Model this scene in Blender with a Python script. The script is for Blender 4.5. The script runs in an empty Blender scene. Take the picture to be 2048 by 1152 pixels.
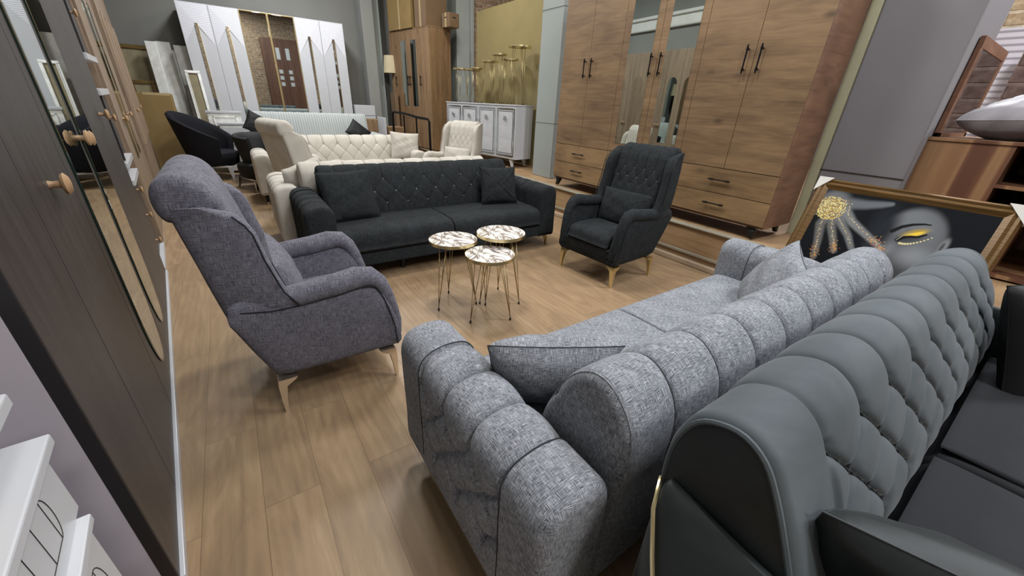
import bpy, bmesh, math, random
from mathutils import Vector, Matrix
import numpy as np
random.seed(4)
S = bpy.context.scene
C = S.collection
R = math.radians
PI = math.pi

# ------------------------------------------------------------------ camera, world, light, exposure
def add_camera():
    W, F, H = 2048, 762.0, 1.4
    yaw, pitch, roll = R(-35.5), R(-25.7), R(2.83)
    base = Matrix(((1, 0, 0), (0, 0, -1), (0, 1, 0)))
    m = Matrix.Rotation(yaw, 3, 'Z') @ base @ Matrix.Rotation(pitch, 3, 'X') @ Matrix.Rotation(roll, 3, 'Z')
    cd = bpy.data.cameras.new('camera')
    cd.sensor_fit = 'HORIZONTAL'; cd.sensor_width = 36.0; cd.lens = 36.0 * F / W
    cd.clip_start = 0.02; cd.clip_end = 100
    co = bpy.data.objects.new('camera', cd); C.objects.link(co)
    co.matrix_world = Matrix.Translation((0, 0, H)) @ m.to_4x4()
    S.camera = co
add_camera()
w = bpy.data.worlds.new('world'); S.world = w; w.use_nodes = True
w.node_tree.nodes['Background'].inputs[0].default_value = (0.75, 0.85, 1.0, 1)
w.node_tree.nodes['Background'].inputs[1].default_value = 0.45
S.view_settings.view_transform = 'Standard'; S.view_settings.look = 'None'
S.view_settings.exposure = -0.35; S.view_settings.gamma = 1.0
def area(name, loc, size, power, col, rot=(0, 0, 0), sy=None):
    d = bpy.data.lights.new(name, 'AREA'); d.energy = power; d.color = col; d.size = size
    if sy: d.shape = 'RECTANGLE'; d.size_y = sy
    o = bpy.data.objects.new(name, d); C.objects.link(o); o.location = loc; o.rotation_euler = rot
    return o
WARM = (1.0, 0.95, 0.82); COOL = (0.93, 0.95, 1.0); NEU = (1.0, 0.98, 0.93)
for (x, y, p, c) in [(1.6, 2.9, 125, NEU), (1.0, 5.4, 100, NEU), (1.2, 8.2, 210, COOL), (3.4, 6.6, 90, WARM),
                     (2.5, 1.3, 85, COOL), (1.6, -1.2, 105, COOL), (4.8, -0.6, 150, COOL),
                     (0.2, 0.4, 18, COOL), (7.5, 1.5, 420, COOL), (7.5, -2.5, 300, COOL), (0.8, -2.3, 110, NEU)]:
    area('ceiling_lamp', (x, y, 4.45), 0.6, p, c)

# ------------------------------------------------------------------ materials
def lin(h):
    h = h.lstrip('#'); v = [int(h[i:i+2], 16) / 255 for i in (0, 2, 4)]
    return tuple((c / 12.92 if c <= 0.04045 else ((c + 0.055) / 1.055) ** 2.4) for c in v) + (1,)
class NT:
    def __init__(s, name):
        s.m = bpy.data.materials.new(name); s.m.use_nodes = True
        s.t = s.m.node_tree; s.b = s.t.nodes['Principled BSDF']
    def n(s, typ, **k):
        o = s.t.nodes.new(typ)
        for a, v in k.items():
            if a in o.inputs.keys(): o.inputs[a].default_value = v
            else: setattr(o, a, v)
        return o
    def l(s, a, b): s.t.links.new(a, b)
    def uv(s, sx, sy, rot=0, obj=False):
        tc = s.n('ShaderNodeTexCoord'); mp = s.n('ShaderNodeMapping')
        mp.inputs['Scale'].default_value = (sx, sy, sx if obj else 1); mp.inputs['Rotation'].default_value = (0, 0, rot)
        s.l(tc.outputs['Object' if obj else 'UV'], mp.inputs['Vector']); return mp.outputs[0]
    def noise(s, vec, scale=1, detail=3, rough=0.5, dist=0):
        o = s.n('ShaderNodeTexNoise'); o.inputs['Scale'].default_value = scale
        o.inputs['Detail'].default_value = detail; o.inputs['Roughness'].default_value = rough
        o.inputs['Distortion'].default_value = dist
        s.l(vec, o.inputs['Vector']); return o.outputs['Fac']
    def ramp(s, fac, stops):
        o = s.n('ShaderNodeValToRGB'); e = o.color_ramp.elements
        while len(e) < len(stops): e.new(0.5)
        for i, (p, c) in enumerate(stops):
            e[i].position = p; e[i].color = c if len(c) == 4 else tuple(c) + (1,)
        s.l(fac, o.inputs['Fac']); return o.outputs['Color']
    def mix(s, f, a, b, typ='MIX'):
        o = s.n('ShaderNodeMix', data_type='RGBA', blend_type=typ)
        for i, v in ((0, f), (6, a), (7, b)):
            if hasattr(v, 'is_linked') or isinstance(v, bpy.types.NodeSocket): s.l(v, o.inputs[i])
            else: o.inputs[i].default_value = v
        return o.outputs[2]
    def math(s, op, a, b=0.0):
        o = s.n('ShaderNodeMath', operation=op)
        for i, v in ((0, a), (1, b)):
            if isinstance(v, bpy.types.NodeSocket): s.l(v, o.inputs[i])
            else: o.inputs[i].default_value = v
        return o.outputs[0]
    def bump(s, h, dist=0.001, strength=0.6):
        o = s.n('ShaderNodeBump'); o.inputs['Distance'].default_value = dist; o.inputs['Strength'].default_value = strength
        s.l(h, o.inputs['Height']); s.l(o.outputs[0], s.b.inputs['Normal'])
    def base(s, col):
        if isinstance(col, bpy.types.NodeSocket): s.l(col, s.b.inputs['Base Color'])
        else: s.b.inputs['Base Color'].default_value = col
    def set(s, rough=0.5, metal=0.0, **k):
        s.b.inputs['Roughness'].default_value = rough; s.b.inputs['Metallic'].default_value = metal
        for a, v in k.items(): s.b.inputs[a.replace('_', ' ')].default_value = v
        return s.m
def plain(name, h, rough=0.5, metal=0.0, var=0.06, sc=6, **k):
    t = NT(name); c = lin(h)
    f = t.noise(t.uv(1, 1, obj=True), sc, 4)
    a = tuple(min(1, x * (1 - var)) for x in c[:3]) + (1,); b = tuple(min(1, x * (1 + var)) for x in c[:3]) + (1,)
    t.base(t.ramp(f, [(0.3, a), (0.7, b)]))
    return t.set(rough, metal, **k)
def tweed(name, dark, mid, light, period=(170, 26), rough=0.95, sheen=0.06, contrast=1.0):
    # loose two-way weave of light and dark slubs
    t = NT(name); pa, pb = period
    f1 = t.noise(t.uv(pa * 2.6, pb), 1, 2, 0.6); f2 = t.noise(t.uv(pb, pa * 2.6), 1, 2, 0.6)
    f3 = t.noise(t.uv(9, 9), 1, 3)
    d = t.math('MAXIMUM', f1, f2); s_ = t.math('MINIMUM', f1, f2)
    c1 = t.ramp(d, [(0.50, lin(mid)), (0.72, lin(light))])
    k = t.ramp(s_, [(0.30, (1, 1, 1)), (0.44, (0, 0, 0))])
    c2 = t.mix(k, c1, lin(dark))
    c3 = t.mix(0.10, c2, t.ramp(f3, [(0.35, lin(dark)), (0.65, lin(light))]))
    t.base(c3); t.bump(t.math('ADD', f1, f2), 0.0015, 0.5)
    return t.set(rough, 0, Specular_IOR_Level=0.15, Sheen_Weight=sheen, Sheen_Roughness=0.5)
def velvet(name, h, h2, rough=0.75, sheen=0.5, sc=3.5):
    t = NT(name)
    f = t.noise(t.uv(1, 1, obj=True), sc, 5, 0.6, 0.6)
    t.base(t.ramp(f, [(0.32, lin(h)), (0.68, lin(h2))])); t.bump(t.noise(t.uv(500, 500), 1, 2), 0.0004, 0.25)
    return t.set(rough, 0, Specular_IOR_Level=0.3, Sheen_Weight=sheen, Sheen_Roughness=0.35)
def wood(name, c1, c2, c3, along='U', gs=2.2, cross=26, rough=0.5, knots=True, seed=0.0, dist=1.2):
    t = NT(name)
    sx, sy = (gs, cross) if along == 'U' else (cross, gs)
    tc = t.n('ShaderNodeTexCoord')
    def mp(a, b, off):
        m = t.n('ShaderNodeMapping'); m.inputs['Scale'].default_value = (a, b, 1); m.inputs['Location'].default_value = (off, off * 1.7, 0)
        t.l(tc.outputs['UV'], m.inputs[0]); return m.outputs[0]
    f1 = t.noise(mp(sx, sy, seed), 1, 5, 0.62, dist)
    f2 = t.noise(mp(sx * 2.2, sy * 6, seed + 3), 1, 3, 0.6, 0.3)
    f3 = t.noise(mp(sx * 0.6, sy * 0.22, seed + 7), 1, 3, 0.5, dist)
    col = t.ramp(f1, [(0.30, lin(c1)), (0.50, lin(c2)), (0.70, lin(c3))])
    col = t.mix(t.math('MULTIPLY', f2, 0.5), col, t.ramp(f2, [(0.35, lin(c1)), (0.65, lin(c3))]))
    col = t.mix(0.35, col, t.ramp(f3, [(0.35, lin(c1)), (0.6, lin(c3))]))
    if knots:
        v = t.n('ShaderNodeTexVoronoi'); v.inputs['Scale'].default_value = 1
        t.l(mp(2.1 if along == 'U' else 4.2, 4.2 if along == 'U' else 2.1, seed + 1.3), v.inputs['Vector'])
        k = t.ramp(v.outputs['Distance'], [(0.03, (1, 1, 1)), (0.14, (0, 0, 0))])
        col = t.mix(t.math('MULTIPLY', k, 0.65), col, tuple(x * 0.45 for x in lin(c1)[:3]) + (1,))
    t.base(col); t.bump(f2, 0.0006, 0.3)
    return t.set(rough)
M = {}
def floor_mat():
    t = NT('oak_laminate_floor')
    tc = t.n('ShaderNodeTexCoord')
    mp = t.n('ShaderNodeMapping'); mp.inputs['Rotation'].default_value = (0, 0, R(90)); t.l(tc.outputs['Object'], mp.inputs[0])
    br = t.n('ShaderNodeTexBrick'); t.l(mp.outputs[0], br.inputs['Vector'])
    br.inputs['Scale'].default_value = 1; br.inputs['Brick Width'].default_value = 1.25; br.inputs['Row Height'].default_value = 0.19
    br.inputs['Mortar Size'].default_value = 0.0012; br.inputs['Mortar Smooth'].default_value = 0.3
    br.offset = 0.37; br.offset_frequency = 2
    br.inputs['Color1'].default_value = (0, 0, 0, 1); br.inputs['Color2'].default_value = (1, 1, 1, 1); br.inputs['Mortar'].default_value = (.5, .5, .5, 1)
    cv = t.n('ShaderNodeCombineXYZ'); t.l(br.outputs['Color'], cv.inputs[0]); t.l(br.outputs['Color'], cv.inputs[1])
    sc = t.n('ShaderNodeVectorMath', operation='SCALE'); sc.inputs[3].default_value = 13.0; t.l(cv.outputs[0], sc.inputs[0])
    ad = t.n('ShaderNodeVectorMath', operation='ADD'); t.l(mp.outputs[0], ad.inputs[0]); t.l(sc.outputs[0], ad.inputs[1])
    def g(a, b):
        m = t.n('ShaderNodeMapping'); m.inputs['Scale'].default_value = (a, b, 1); t.l(ad.outputs[0], m.inputs[0]); return m.outputs[0]
    f1 = t.noise(g(1.5, 7), 1, 6, 0.6, 2.2); f2 = t.noise(g(4, 90), 1, 3, 0.6, 0.2)
    w_ = t.n('ShaderNodeTexWave'); w_.inputs['Scale'].default_value = 1.6; w_.inputs['Distortion'].default_value = 9; w_.inputs['Detail'].default_value = 2
    w_.bands_direction = 'Y'; w_.inputs['Detail Scale'].default_value = 0.6; t.l(g(0.8, 5), w_.inputs['Vector'])
    col = t.ramp(f1, [(0.26, lin('#776450')), (0.5, lin('#8f795d')), (0.76, lin('#a08b6e'))])
    col = t.mix(0.10, col, t.ramp(w_.outputs['Fac'], [(0.2, lin('#6e563f')), (0.8, lin('#a98b69'))]))
    col = t.mix(t.math('MULTIPLY', f2, 0.35), col, lin('#7c5f45'))
    tone = t.ramp(br.outputs['Color'], [(0, (0.93, 0.93, 0.93)), (1, (1.05, 1.04, 1.03))])
    col = t.mix(1.0, col, tone, 'MULTIPLY')
    col = t.mix(t.math('MULTIPLY', br.outputs['Fac'], 0.55), col, lin('#4a3524'))
    t.base(col)
    t.bump(t.math('SUBTRACT', t.math('MULTIPLY', f2, 0.3), br.outputs['Fac']), 0.001, 0.4)
    return t.set(0.42)
M['floor'] = floor_mat()
M['platform'] = wood('platform_laminate', '#7a5f42', '#97795a', '#ab8f6c', 'U', 1.2, 14, 0.5, False)
M['platform_trim'] = plain('platform_edge_trim', '#8b8576', 0.5)
M['pale_trim'] = plain('pale_floor_trim', '#a5917a', 0.5)
M['ceiling'] = plain('ceiling_paint', '#8d8f88', 0.9)
M['crown'] = plain('crown_moulding', '#d8d8d4', 0.7)
M['wall_dark'] = plain('wall_dark_grey_paint', '#70706b', 0.85, var=0.09, sc=1.3)
M['wall_mid'] = plain('wall_mid_grey_paint', '#83847f', 0.85, var=0.07, sc=1.3)
M['column'] = plain('column_grey_paint', '#8f9694', 0.6, var=0.03, sc=2)
M['column_r'] = plain('column_plain_grey_paint', '#767477', 0.7, var=0.03, sc=2)
M['greenish'] = plain('greenish_trim_paint', '#a3a184', 0.6)
M['groove'] = plain('dark_groove', '#2a231d', 0.8)
def brick(name, c1, c2, mo, sc=1.0, along='XY'):
    t = NT(name)
    br = t.n('ShaderNodeTexBrick'); t.l(t.uv(1, 1), br.inputs['Vector'])
    br.inputs['Scale'].default_value = 1; br.inputs['Brick Width'].default_value = 0.26 * sc; br.inputs['Row Height'].default_value = 0.095 * sc
    br.inputs['Mortar Size'].default_value = 0.012 * sc; br.inputs['Mortar Smooth'].default_value = 0.4
    br.inputs['Color1'].default_value = lin(c1); br.inputs['Color2'].default_value = lin(c2); br.inputs['Mortar'].default_value = lin(mo)
    f = t.noise(t.uv(14, 14), 1, 4)
    t.base(t.mix(0.5, br.outputs['Color'], t.ramp(f, [(0.35, lin(c2)), (0.65, lin(mo))])))
    t.bump(t.math('SUBTRACT', f, t.math('MULTIPLY', br.outputs['Fac'], 1.6)), 0.01, 0.8)
    return t.set(0.9)
M['brick'] = brick('pale_brick', '#a8896c', '#6f5545', '#b3a694')
M['brick_beige'] = brick('beige_stone_brick', '#c2a883', '#a98d68', '#d8c8ab', 1.5)
M['brick_brown'] = brick('brown_stone_cladding', '#6a5450', '#57433f', '#83706a', 1.6)
# fabrics
M['grey_tweed'] = tweed('grey_tweed_fabric', '#22252b', '#63666d', '#b9bcc2', (260, 42))
M['mauve_tweed'] = tweed('mauve_grey_tweed_fabric', '#302f37', '#575660', '#83828c', (170, 26))
M['black_tweed'] = tweed('charcoal_tweed_fabric', '#0f1112', '#1d2022', '#3a3e41', (220, 16), 0.95, 0.0)
M['cream_velvet'] = velvet('cream_velvet', '#aaa59c', '#bdb9b1', 0.85, 0.1)
M['slate_velvet'] = velvet('slate_velvet', '#42484c', '#555c60', 0.8, 0.12)
M['dark_velvet'] = velvet('dark_velvet', '#1b1f20', '#252a2b', 0.5, 0.08, 7)
M['seat_charcoal'] = velvet('charcoal_seat_fabric', '#232427', '#26272a', 0.95, 0.0)
M['navy_velvet'] = velvet('navy_velvet', '#07080f', '#090b14', 0.85, 0.0)
M['black_cloth'] = velvet('black_cloth', '#0d0e10', '#131417', 0.65, 0.0)
M['grey_satin'] = velvet('grey_satin', '#6e6b6e', '#8a878a', 0.5, 0.1)
M['thread_grey'] = plain('dark_grey_thread', '#25272c', 0.9); M['thread_black'] = plain('black_thread', '#08090a', 0.9)
M['thread_cream'] = plain('beige_thread', '#877f6e', 0.9); M['thread_slate'] = plain('slate_thread', '#191d1f', 0.8)
M['button_charcoal'] = plain('charcoal_button_fabric', '#55585b', 0.5)
BTN = {M['black_tweed'].name: M['button_charcoal']}
THREAD = {M['grey_tweed'].name: M['thread_grey'], M['black_tweed'].name: M['thread_black'], M['cream_velvet'].name: M['thread_cream']}
def stripe_mat():
    t = NT('striped_pale_grey_fabric')
    w_ = t.n('ShaderNodeTexWave'); w_.bands_direction = 'X'; w_.inputs['Scale'].default_value = 7.5; w_.inputs['Distortion'].default_value = 0.5
    w_.inputs['Detail'].default_value = 3; w_.inputs['Detail Scale'].default_value = 5; t.l(t.uv(1, 1), w_.inputs['Vector'])
    n = t.noise(t.uv(46, 0.6), 1, 2)
    f = t.math('MULTIPLY', w_.outputs['Fac'], n)
    t.base(t.ramp(f, [(0.1, lin('#8f9493')), (0.45, lin('#a4a9a8'))])); return t.set(0.8, 0, Sheen_Weight=0.3)
M['stripe'] = stripe_mat()
# metals etc.
M['gold'] = plain('polished_gold', '#e6d7a8', 0.3, 1.0, 0.02)
M['brass'] = plain('brushed_brass', '#b0a078', 0.3, 1.0, 0.04)
M['brass_pale'] = plain('pale_brass_edge', '#9c8a5e', 0.4, 0.6, 0.03)
M['rose_metal'] = plain('pale_champagne_metal', '#e8dccb', 0.35, 1.0, 0.03)
M['chrome'] = plain('chrome', '#c9ccd0', 0.12, 1.0, 0.02)
M['black_metal'] = plain('black_metal', '#141315', 0.4, 0.6)
M['black_plastic'] = plain('black_plastic', '#0b0b0c', 0.4)
M['mirror'] = plain('mirror_glass', '#c9d0cc', 0.015, 1.0, 0.0)
M['mirror_bevel'] = plain('mirror_bevel', '#2b4038', 0.1, 0.6, 0.1)
M['white'] = plain('white_lacquer', '#b6b8bc', 0.3, var=0.02)
M['white_side'] = plain('white_melamine', '#a7a1aa', 0.5, var=0.02)
M['white_wrap'] = plain('wrapped_white_panel', '#d9dad6', 0.35, var=0.14, sc=9)
M['cardboard'] = plain('cardboard', '#80693f', 0.8, var=0.08, sc=4)
M['cardboard_d'] = plain('brown_cardboard', '#6c563f', 0.8, var=0.08, sc=4)
M['khaki_board'] = plain('khaki_board', '#7b6f49', 0.75, var=0.06, sc=3)
M['tape'] = plain('packing_tape', '#a8946e', 0.3)
M['foam'] = plain('white_foam', '#c8c6c0', 0.8)
M['lampshade'] = plain('cream_lampshade', '#b9ac8d', 0.8)
M['black_door'] = wood('black_oak_doors', '#2b2827', '#363231', '#423d3b', 'V', 2.0, 40, 0.42, False)
M['black_edge'] = plain('black_edge_band', '#17161a', 0.45)
M['knob_wood'] = plain('light_wood_knob', '#9a7c5c', 0.5, var=0.1, sc=40)
M['oak_big'] = wood('oak_horizontal', '#4e3a28', '#745b42', '#8a7050', 'U', 1.5, 13, 0.5, True)
M['oak_big_drawer'] = wood('oak_horizontal_light', '#5e4832', '#806648', '#967a56', 'U', 1.5, 13, 0.5, True, 4.1)
M['oak_side'] = wood('oak_side_panel', '#4d3426', '#6c4d38', '#7f5f46', 'U', 1.5, 12, 0.5, True, 2.3)
M['oak_small'] = wood('oak_vertical', '#5c4630', '#7b6044', '#8c7152', 'V', 1.6, 16, 0.55, True, 6.0)
M['oak_row'] = wood('pinkish_oak_row', '#655446', '#7e6c59', '#93806b', 'V', 1.5, 16, 0.5, False, 9.0)
M['oak_warm'] = wood('warm_oak', '#8a6335', '#a67c47', '#b98e56', 'V', 1.4, 12, 0.5, False, 1.0)
M['walnut'] = wood('walnut_row', '#3f281e', '#543629', '#6a4735', 'V', 1.4, 12, 0.5, False, 3.0)
M['desk_frame'] = wood('walnut_frame', '#5a3b2b', '#734f3a', '#86614a', 'U', 1.4, 12, 0.45, False, 3.3)
def desk_mat():
    t = NT('striped_walnut_veneer')
    f = t.noise(t.uv(7.5, 0.12), 1, 0.3, 0.4, 0.15); g = t.noise(t.uv(60, 3), 1, 3)
    c = t.ramp(f, [(0.36, lin('#5d3c2c')), (0.46, lin('#6e4a36')), (0.52, lin('#9a7855')), (0.62, lin('#8a6848'))])
    t.base(t.mix(t.math('MULTIPLY', g, 0.4), c, lin('#5b3d2c'))); return t.set(0.45)
M['desk'] = desk_mat()
def marble_mat():
    t = NT('veined_marble_top')
    f = t.noise(t.uv(3.2, 5.5, 0.5), 1, 6, 0.6, 1.8); g = t.noise(t.uv(6, 4, 0.2), 1, 5, 0.65, 1.5)
    a = t.math('ABSOLUTE', t.math('SUBTRACT', f, 0.5))
    c = t.ramp(a, [(0.0, lin('#5b4f49')), (0.02, lin('#a39a92')), (0.06, lin('#dcdad6'))])
    c = t.mix(t.ramp(g, [(0.56, (0, 0, 0)), (0.74, (1, 1, 1))]), c, lin('#91867d'))
    t.base(c); return t.set(0.09)
M['marble'] = marble_mat()
def gilt_mat(name, a, b):
    t = NT(name); f = t.noise(t.uv(3, 160), 1, 2); t.base(t.ramp(f, [(0.35, lin(a)), (0.65, lin(b))])); return t.set(0.3, 0.3)
M['gilt'] = gilt_mat('gilt_moulding', '#4c3718', '#735730')
M['gilt_dark'] = gilt_mat('dark_gilt_moulding', '#4b3c22', '#7d683c')
M['canvas_old'] = plain('faded_canvas', '#80775c', 0.7, var=0.2, sc=5)
def blind_mat():
    t = NT('white_slatted_panel')
    w_ = t.n('ShaderNodeTexWave'); w_.bands_direction = 'Y'; w_.inputs['Scale'].default_value = 5.0; t.l(t.uv(1, 1), w_.inputs['Vector'])
    t.base(t.ramp(w_.outputs['Fac'], [(0.1, lin('#a9a3ad')), (0.5, lin('#e6e2ea'))])); return t.set(0.6)
M['blind'] = blind_mat()
def relief_mat():
    t = NT('white_ribbed_door')
    w_ = t.n('ShaderNodeTexWave'); w_.bands_direction = 'Y'; w_.inputs['Scale'].default_value = 12; t.l(t.uv(1, 1), w_.inputs['Vector'])
    t.base(t.ramp(w_.outputs['Fac'], [(0.0, lin('#b9bbc2')), (0.6, lin('#cfd0d6'))])); t.bump(w_.outputs['Fac'], 0.003, 0.5); return t.set(0.4)
M['ribbed'] = relief_mat()

# ------------------------------------------------------------------ mesh helpers
class MB:
    def __init__(s): s.v = []; s.f = []; s.mi = []; s.fl = []
    def add(s, vs, fs, T=None, mi=0, flat=None):
        o = len(s.v)
        s.v += [tuple(T @ Vector(v)) if T is not None else tuple(v) for v in vs]
        s.f += [tuple(i + o for i in f) for f in fs]; s.mi += [mi] * len(fs); s.fl += flat or [False] * len(fs); return s
    def box(s, x0, x1, y0, y1, z0, z1, bev=0.0, T=None, seg=2, mi=0):
        bm = bmesh.new(); bmesh.ops.create_cube(bm, size=1)
        for v in bm.verts:
            v.co = Vector(((x0 + x1) / 2 + v.co.x * (x1 - x0), (y0 + y1) / 2 + v.co.y * (y1 - y0), (z0 + z1) / 2 + v.co.z * (z1 - z0)))
        if bev > 0: bmesh.ops.bevel(bm, geom=bm.edges[:], offset=bev, segments=seg, affect='EDGES', profile=0.5)
        bm.verts.index_update()
        bm.normal_update(); vs = [v.co[:] for v in bm.verts]; fs = [tuple(v.index for v in f.verts) for f in bm.faces]
        fl = [max(abs(c) for c in f.normal) > .9999 for f in bm.faces]; bm.free()
        return s.add(vs, fs, T, mi, fl)
    def loft(s, rings, cap=True, closed=True, T=None, mi=0):
        n = len(rings[0]); vs = [p for r in rings for p in r]; fs = []
        for i in range(len(rings) - 1):
            for j in range(n if closed else n - 1):
                k = (j + 1) % n; fs.append((i * n + j, i * n + k, (i + 1) * n + k, (i + 1) * n + j))
        if cap:
            fs.append(tuple(range(n))[::-1]); fs.append(tuple((len(rings) - 1) * n + j for j in range(n)))
        return s.add(vs, fs, T, mi)
    def tube(s, pts, r, n=8, T=None, mi=0, caps=True):
        pts = [Vector(p) for p in pts]; rings = []
        rr = r if hasattr(r, '__len__') else [r] * len(pts)
        up = Vector((0, 0, 1))
        for i, p in enumerate(pts):
            d = (pts[min(i + 1, len(pts) - 1)] - pts[max(i - 1, 0)]).normalized()
            a = up if abs(d.dot(up)) < 0.95 else Vector((1, 0, 0))
            if i and abs(d.dot(lastu)) < 0.95: a = lastu
            u = (a - d * a.dot(d)).normalized(); lastu = u; vv = d.cross(u)
            rings.append([tuple(p + (u * math.cos(2 * PI * k / n) + vv * math.sin(2 * PI * k / n)) * rr[i]) for k in range(n)])
        return s.loft(rings, caps, True, T, mi)
    def lathe(s, prof, n=24, T=None, mi=0):
        rings = [[(r * math.cos(2 * PI * k / n), r * math.sin(2 * PI * k / n), z) for k in range(n)] for r, z in prof]
        return s.loft(rings, True, True, T, mi)
    def build(s, name, mats, parent=None, sharp=40, M4=None):
        me = bpy.data.meshes.new(name); me.from_pydata(s.v, [], s.f)
        if not isinstance(mats, (list, tuple)): mats = [mats]
        for m in mats: me.materials.append(m)
        bm = bmesh.new(); bm.from_mesh(me)
        for f, mi, fl in zip(bm.faces, s.mi, s.fl): f.material_index = mi; f.smooth = not fl
        bmesh.ops.recalc_face_normals(bm, faces=bm.faces)
        for e in bm.edges: e.smooth = not (e.calc_face_angle(3.0) > R(sharp) or not all(f.smooth for f in e.link_faces))
        uvl = bm.loops.layers.uv.new('UVMap')
        for f in bm.faces:
            n = f.normal; ax = max(range(3), key=lambda i: abs(n[i]))
            for l in f.loops:
                c = l.vert.co
                l[uvl].uv = (c.y, c.z) if ax == 0 else ((c.x, c.z) if ax == 1 else (c.x, c.y))
        bm.to_mesh(me); bm.free()
        o = bpy.data.objects.new(name, me); C.objects.link(o)
        if parent: o.parent = parent
        if M4 is not None: o.matrix_local = M4
        return o
def Tm(loc=(0, 0, 0), rot=(0, 0, 0)):
    from mathutils import Euler
    return Matrix.Translation(loc) @ Euler(rot, 'XYZ').to_matrix().to_4x4()
def thing(name, label, cat, loc=(0, 0, 0), rz=0, group=None, rot=None):
    o = bpy.data.objects.new(name, None); C.objects.link(o); o.empty_display_size = 0.05
    o.location = loc; o.rotation_euler = rot if rot else (0, 0, rz)
    return tag(o, label, cat, group)
def tag(o, label, cat, group=None):
    o['label'] = label; o['category'] = cat
    if group: o['group'] = group
    return o
def struct(o): o['kind'] = 'structure'; return o
def copy_tree(o, parent=None):
    c = o.copy(); C.objects.link(c)
    if parent: c.parent = parent
    for ch in list(o.children): copy_tree(ch, c)
    return c
def put(o, label, loc=None, rz=None, group=None, rot=None):
    o['label'] = label
    if loc is not None: o.location = loc
    if rz is not None: o.rotation_euler = (0, 0, rz)
    if rot is not None: o.rotation_euler = rot
    if group: o['group'] = group
    return o
def smooth_loop(pts, n):
    """closed Catmull-Rom through pts, resampled evenly to n points"""
    P = [np.array(p, float) for p in pts]; m = len(P); out = []
    for i in range(m):
        p0, p1, p2, p3 = P[i - 1], P[i], P[(i + 1) % m], P[(i + 2) % m]
        for k in range(12):
            t = k / 12
            out.append(0.5 * ((2 * p1) + (-p0 + p2) * t + (2 * p0 - 5 * p1 + 4 * p2 - p3) * t * t + (-p0 + 3 * p1 - 3 * p2 + p3) * t ** 3))
    out = np.array(out); d = np.r_[0, np.cumsum(np.linalg.norm(np.diff(np.r_[out, out[:1]], axis=0), axis=1))]
    q = np.linspace(0, d[-1], n, endpoint=False); o2 = np.r_[out, out[:1]]
    return np.c_[np.interp(q, d, o2[:, 0]), np.interp(q, d, o2[:, 1])], q
def loop_normals(P):
    t = np.roll(P, -1, 0) - np.roll(P, 1, 0); n = np.c_[t[:, 1], -t[:, 0]]
    n /= np.linalg.norm(n, axis=1)[:, None]
    area_ = 0.5 * np.sum(P[:, 0] * np.roll(P[:, 1], -1) - np.roll(P[:, 0], -1) * P[:, 1])
    return n if area_ > 0 else -n
def sweep(mb, prof, u0, u1, nu, nprof, axis='X', disp=None, rnd=0.03, extra=(), mi=0, T=None):
    """sweep a closed profile along an axis with rounded ends; disp(u, s, P) -> outward offset"""
    P, q = smooth_loop(prof, nprof); N = loop_normals(P)
    st = []
    for k in range(5):
        a = k / 5 * PI / 2; st.append((u0 + rnd * (1 - math.sin(a)), rnd * (1 - math.cos(a)) if False else rnd * (1 - math.sin(a)) ))
    st = [(u0 + rnd * (1 - math.cos(k / 5 * PI / 2)), rnd * (1 - math.sin(k / 5 * PI / 2))) for k in range(5)]
    mid = [(u, 0.0) for u in sorted(set(np.round(np.r_[np.linspace(u0 + rnd, u1 - rnd, nu), [x for x in extra if u0 + rnd < x < u1 - rnd]], 5)))]
    st = st + mid + [(u1 - (a - u0), b) for a, b in st[::-1]]
    rings = []
    for u, ins in st:
        off = -ins + (disp(u, q, P) if disp else 0)
        Q = P + N * np.reshape(off * np.ones(len(P)), (-1, 1))
        if axis == 'X': rings.append([(u, a, b) for a, b in Q])
        elif axis == 'Y': rings.append([(a, u, b) for a, b in Q])
        else: rings.append([(a, b, u) for a, b in Q])
    return mb.loft(rings, True, True, T, mi)
def sstep(x, a, b):
    t = np.clip((x - a) / (b - a), 0, 1); return t * t * (3 - 2 * t)
def crease(a, b, w):
    return .6 * (1 - np.exp(-a / w)) + .4 * b
def tuft_h(u, v, w=0.1):
    p = np.abs(np.sin(PI * (u + v / 2))); q = np.abs(np.sin(PI * (u - v / 2)))
    return crease(np.minimum(p, q), (p * q) ** .45, w)
def pillow_mb(w_, h_, t_, seed=0, wr=0.006, n=28, pinch=0.07):
    rnd_ = np.random.RandomState(seed); ph = rnd_.rand(6) * 6
    mb = MB(); g = np.linspace(-1, 1, n)
    for sgn in (1, -1):
        vs = []; fs = []
        for v in g:
            for u in g:
                x = w_ / 2 * u * (1 - pinch * (1 - v * v)); z = h_ / 2 * v * (1 - pinch * (1 - u * u))
                th = t_ / 2 * ((1 - u * u) * (1 - v * v)) ** 0.42
                e = ((1 - u * u) * (1 - v * v))
                wv = wr * e * (math.sin(7 * u + ph[0] + 3 * v) + math.sin(9 * v + ph[1] - 4 * u) + 0.6 * math.sin(15 * (u + v) + ph[2]))
                vs.append((x, sgn * (th + wv * (1 if sgn > 0 else 0.6)), z))
        for j in range(n - 1):
            for i in range(n - 1):
                a = j * n + i; fs.append((a, a + 1, a + n + 1, a + n))
        mb.add(vs, fs)
    return mb
def pillow_edge(w_, h_, r=0.0018, pinch=0.07):
    g = np.linspace(-1, 1, 14); p = []
    f = lambda u, v: (w_ / 2 * u * (1 - pinch * (1 - v * v)), 0, h_ / 2 * v * (1 - pinch * (1 - u * u)))
    for u in g: p.append(f(u, -1))
    for v in g[1:]: p.append(f(1, v))
    for u in g[::-1][1:]: p.append(f(u, 1))
    for v in g[::-1][1:]: p.append(f(-1, v))
    return MB().tube(p, r, 6)
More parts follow.
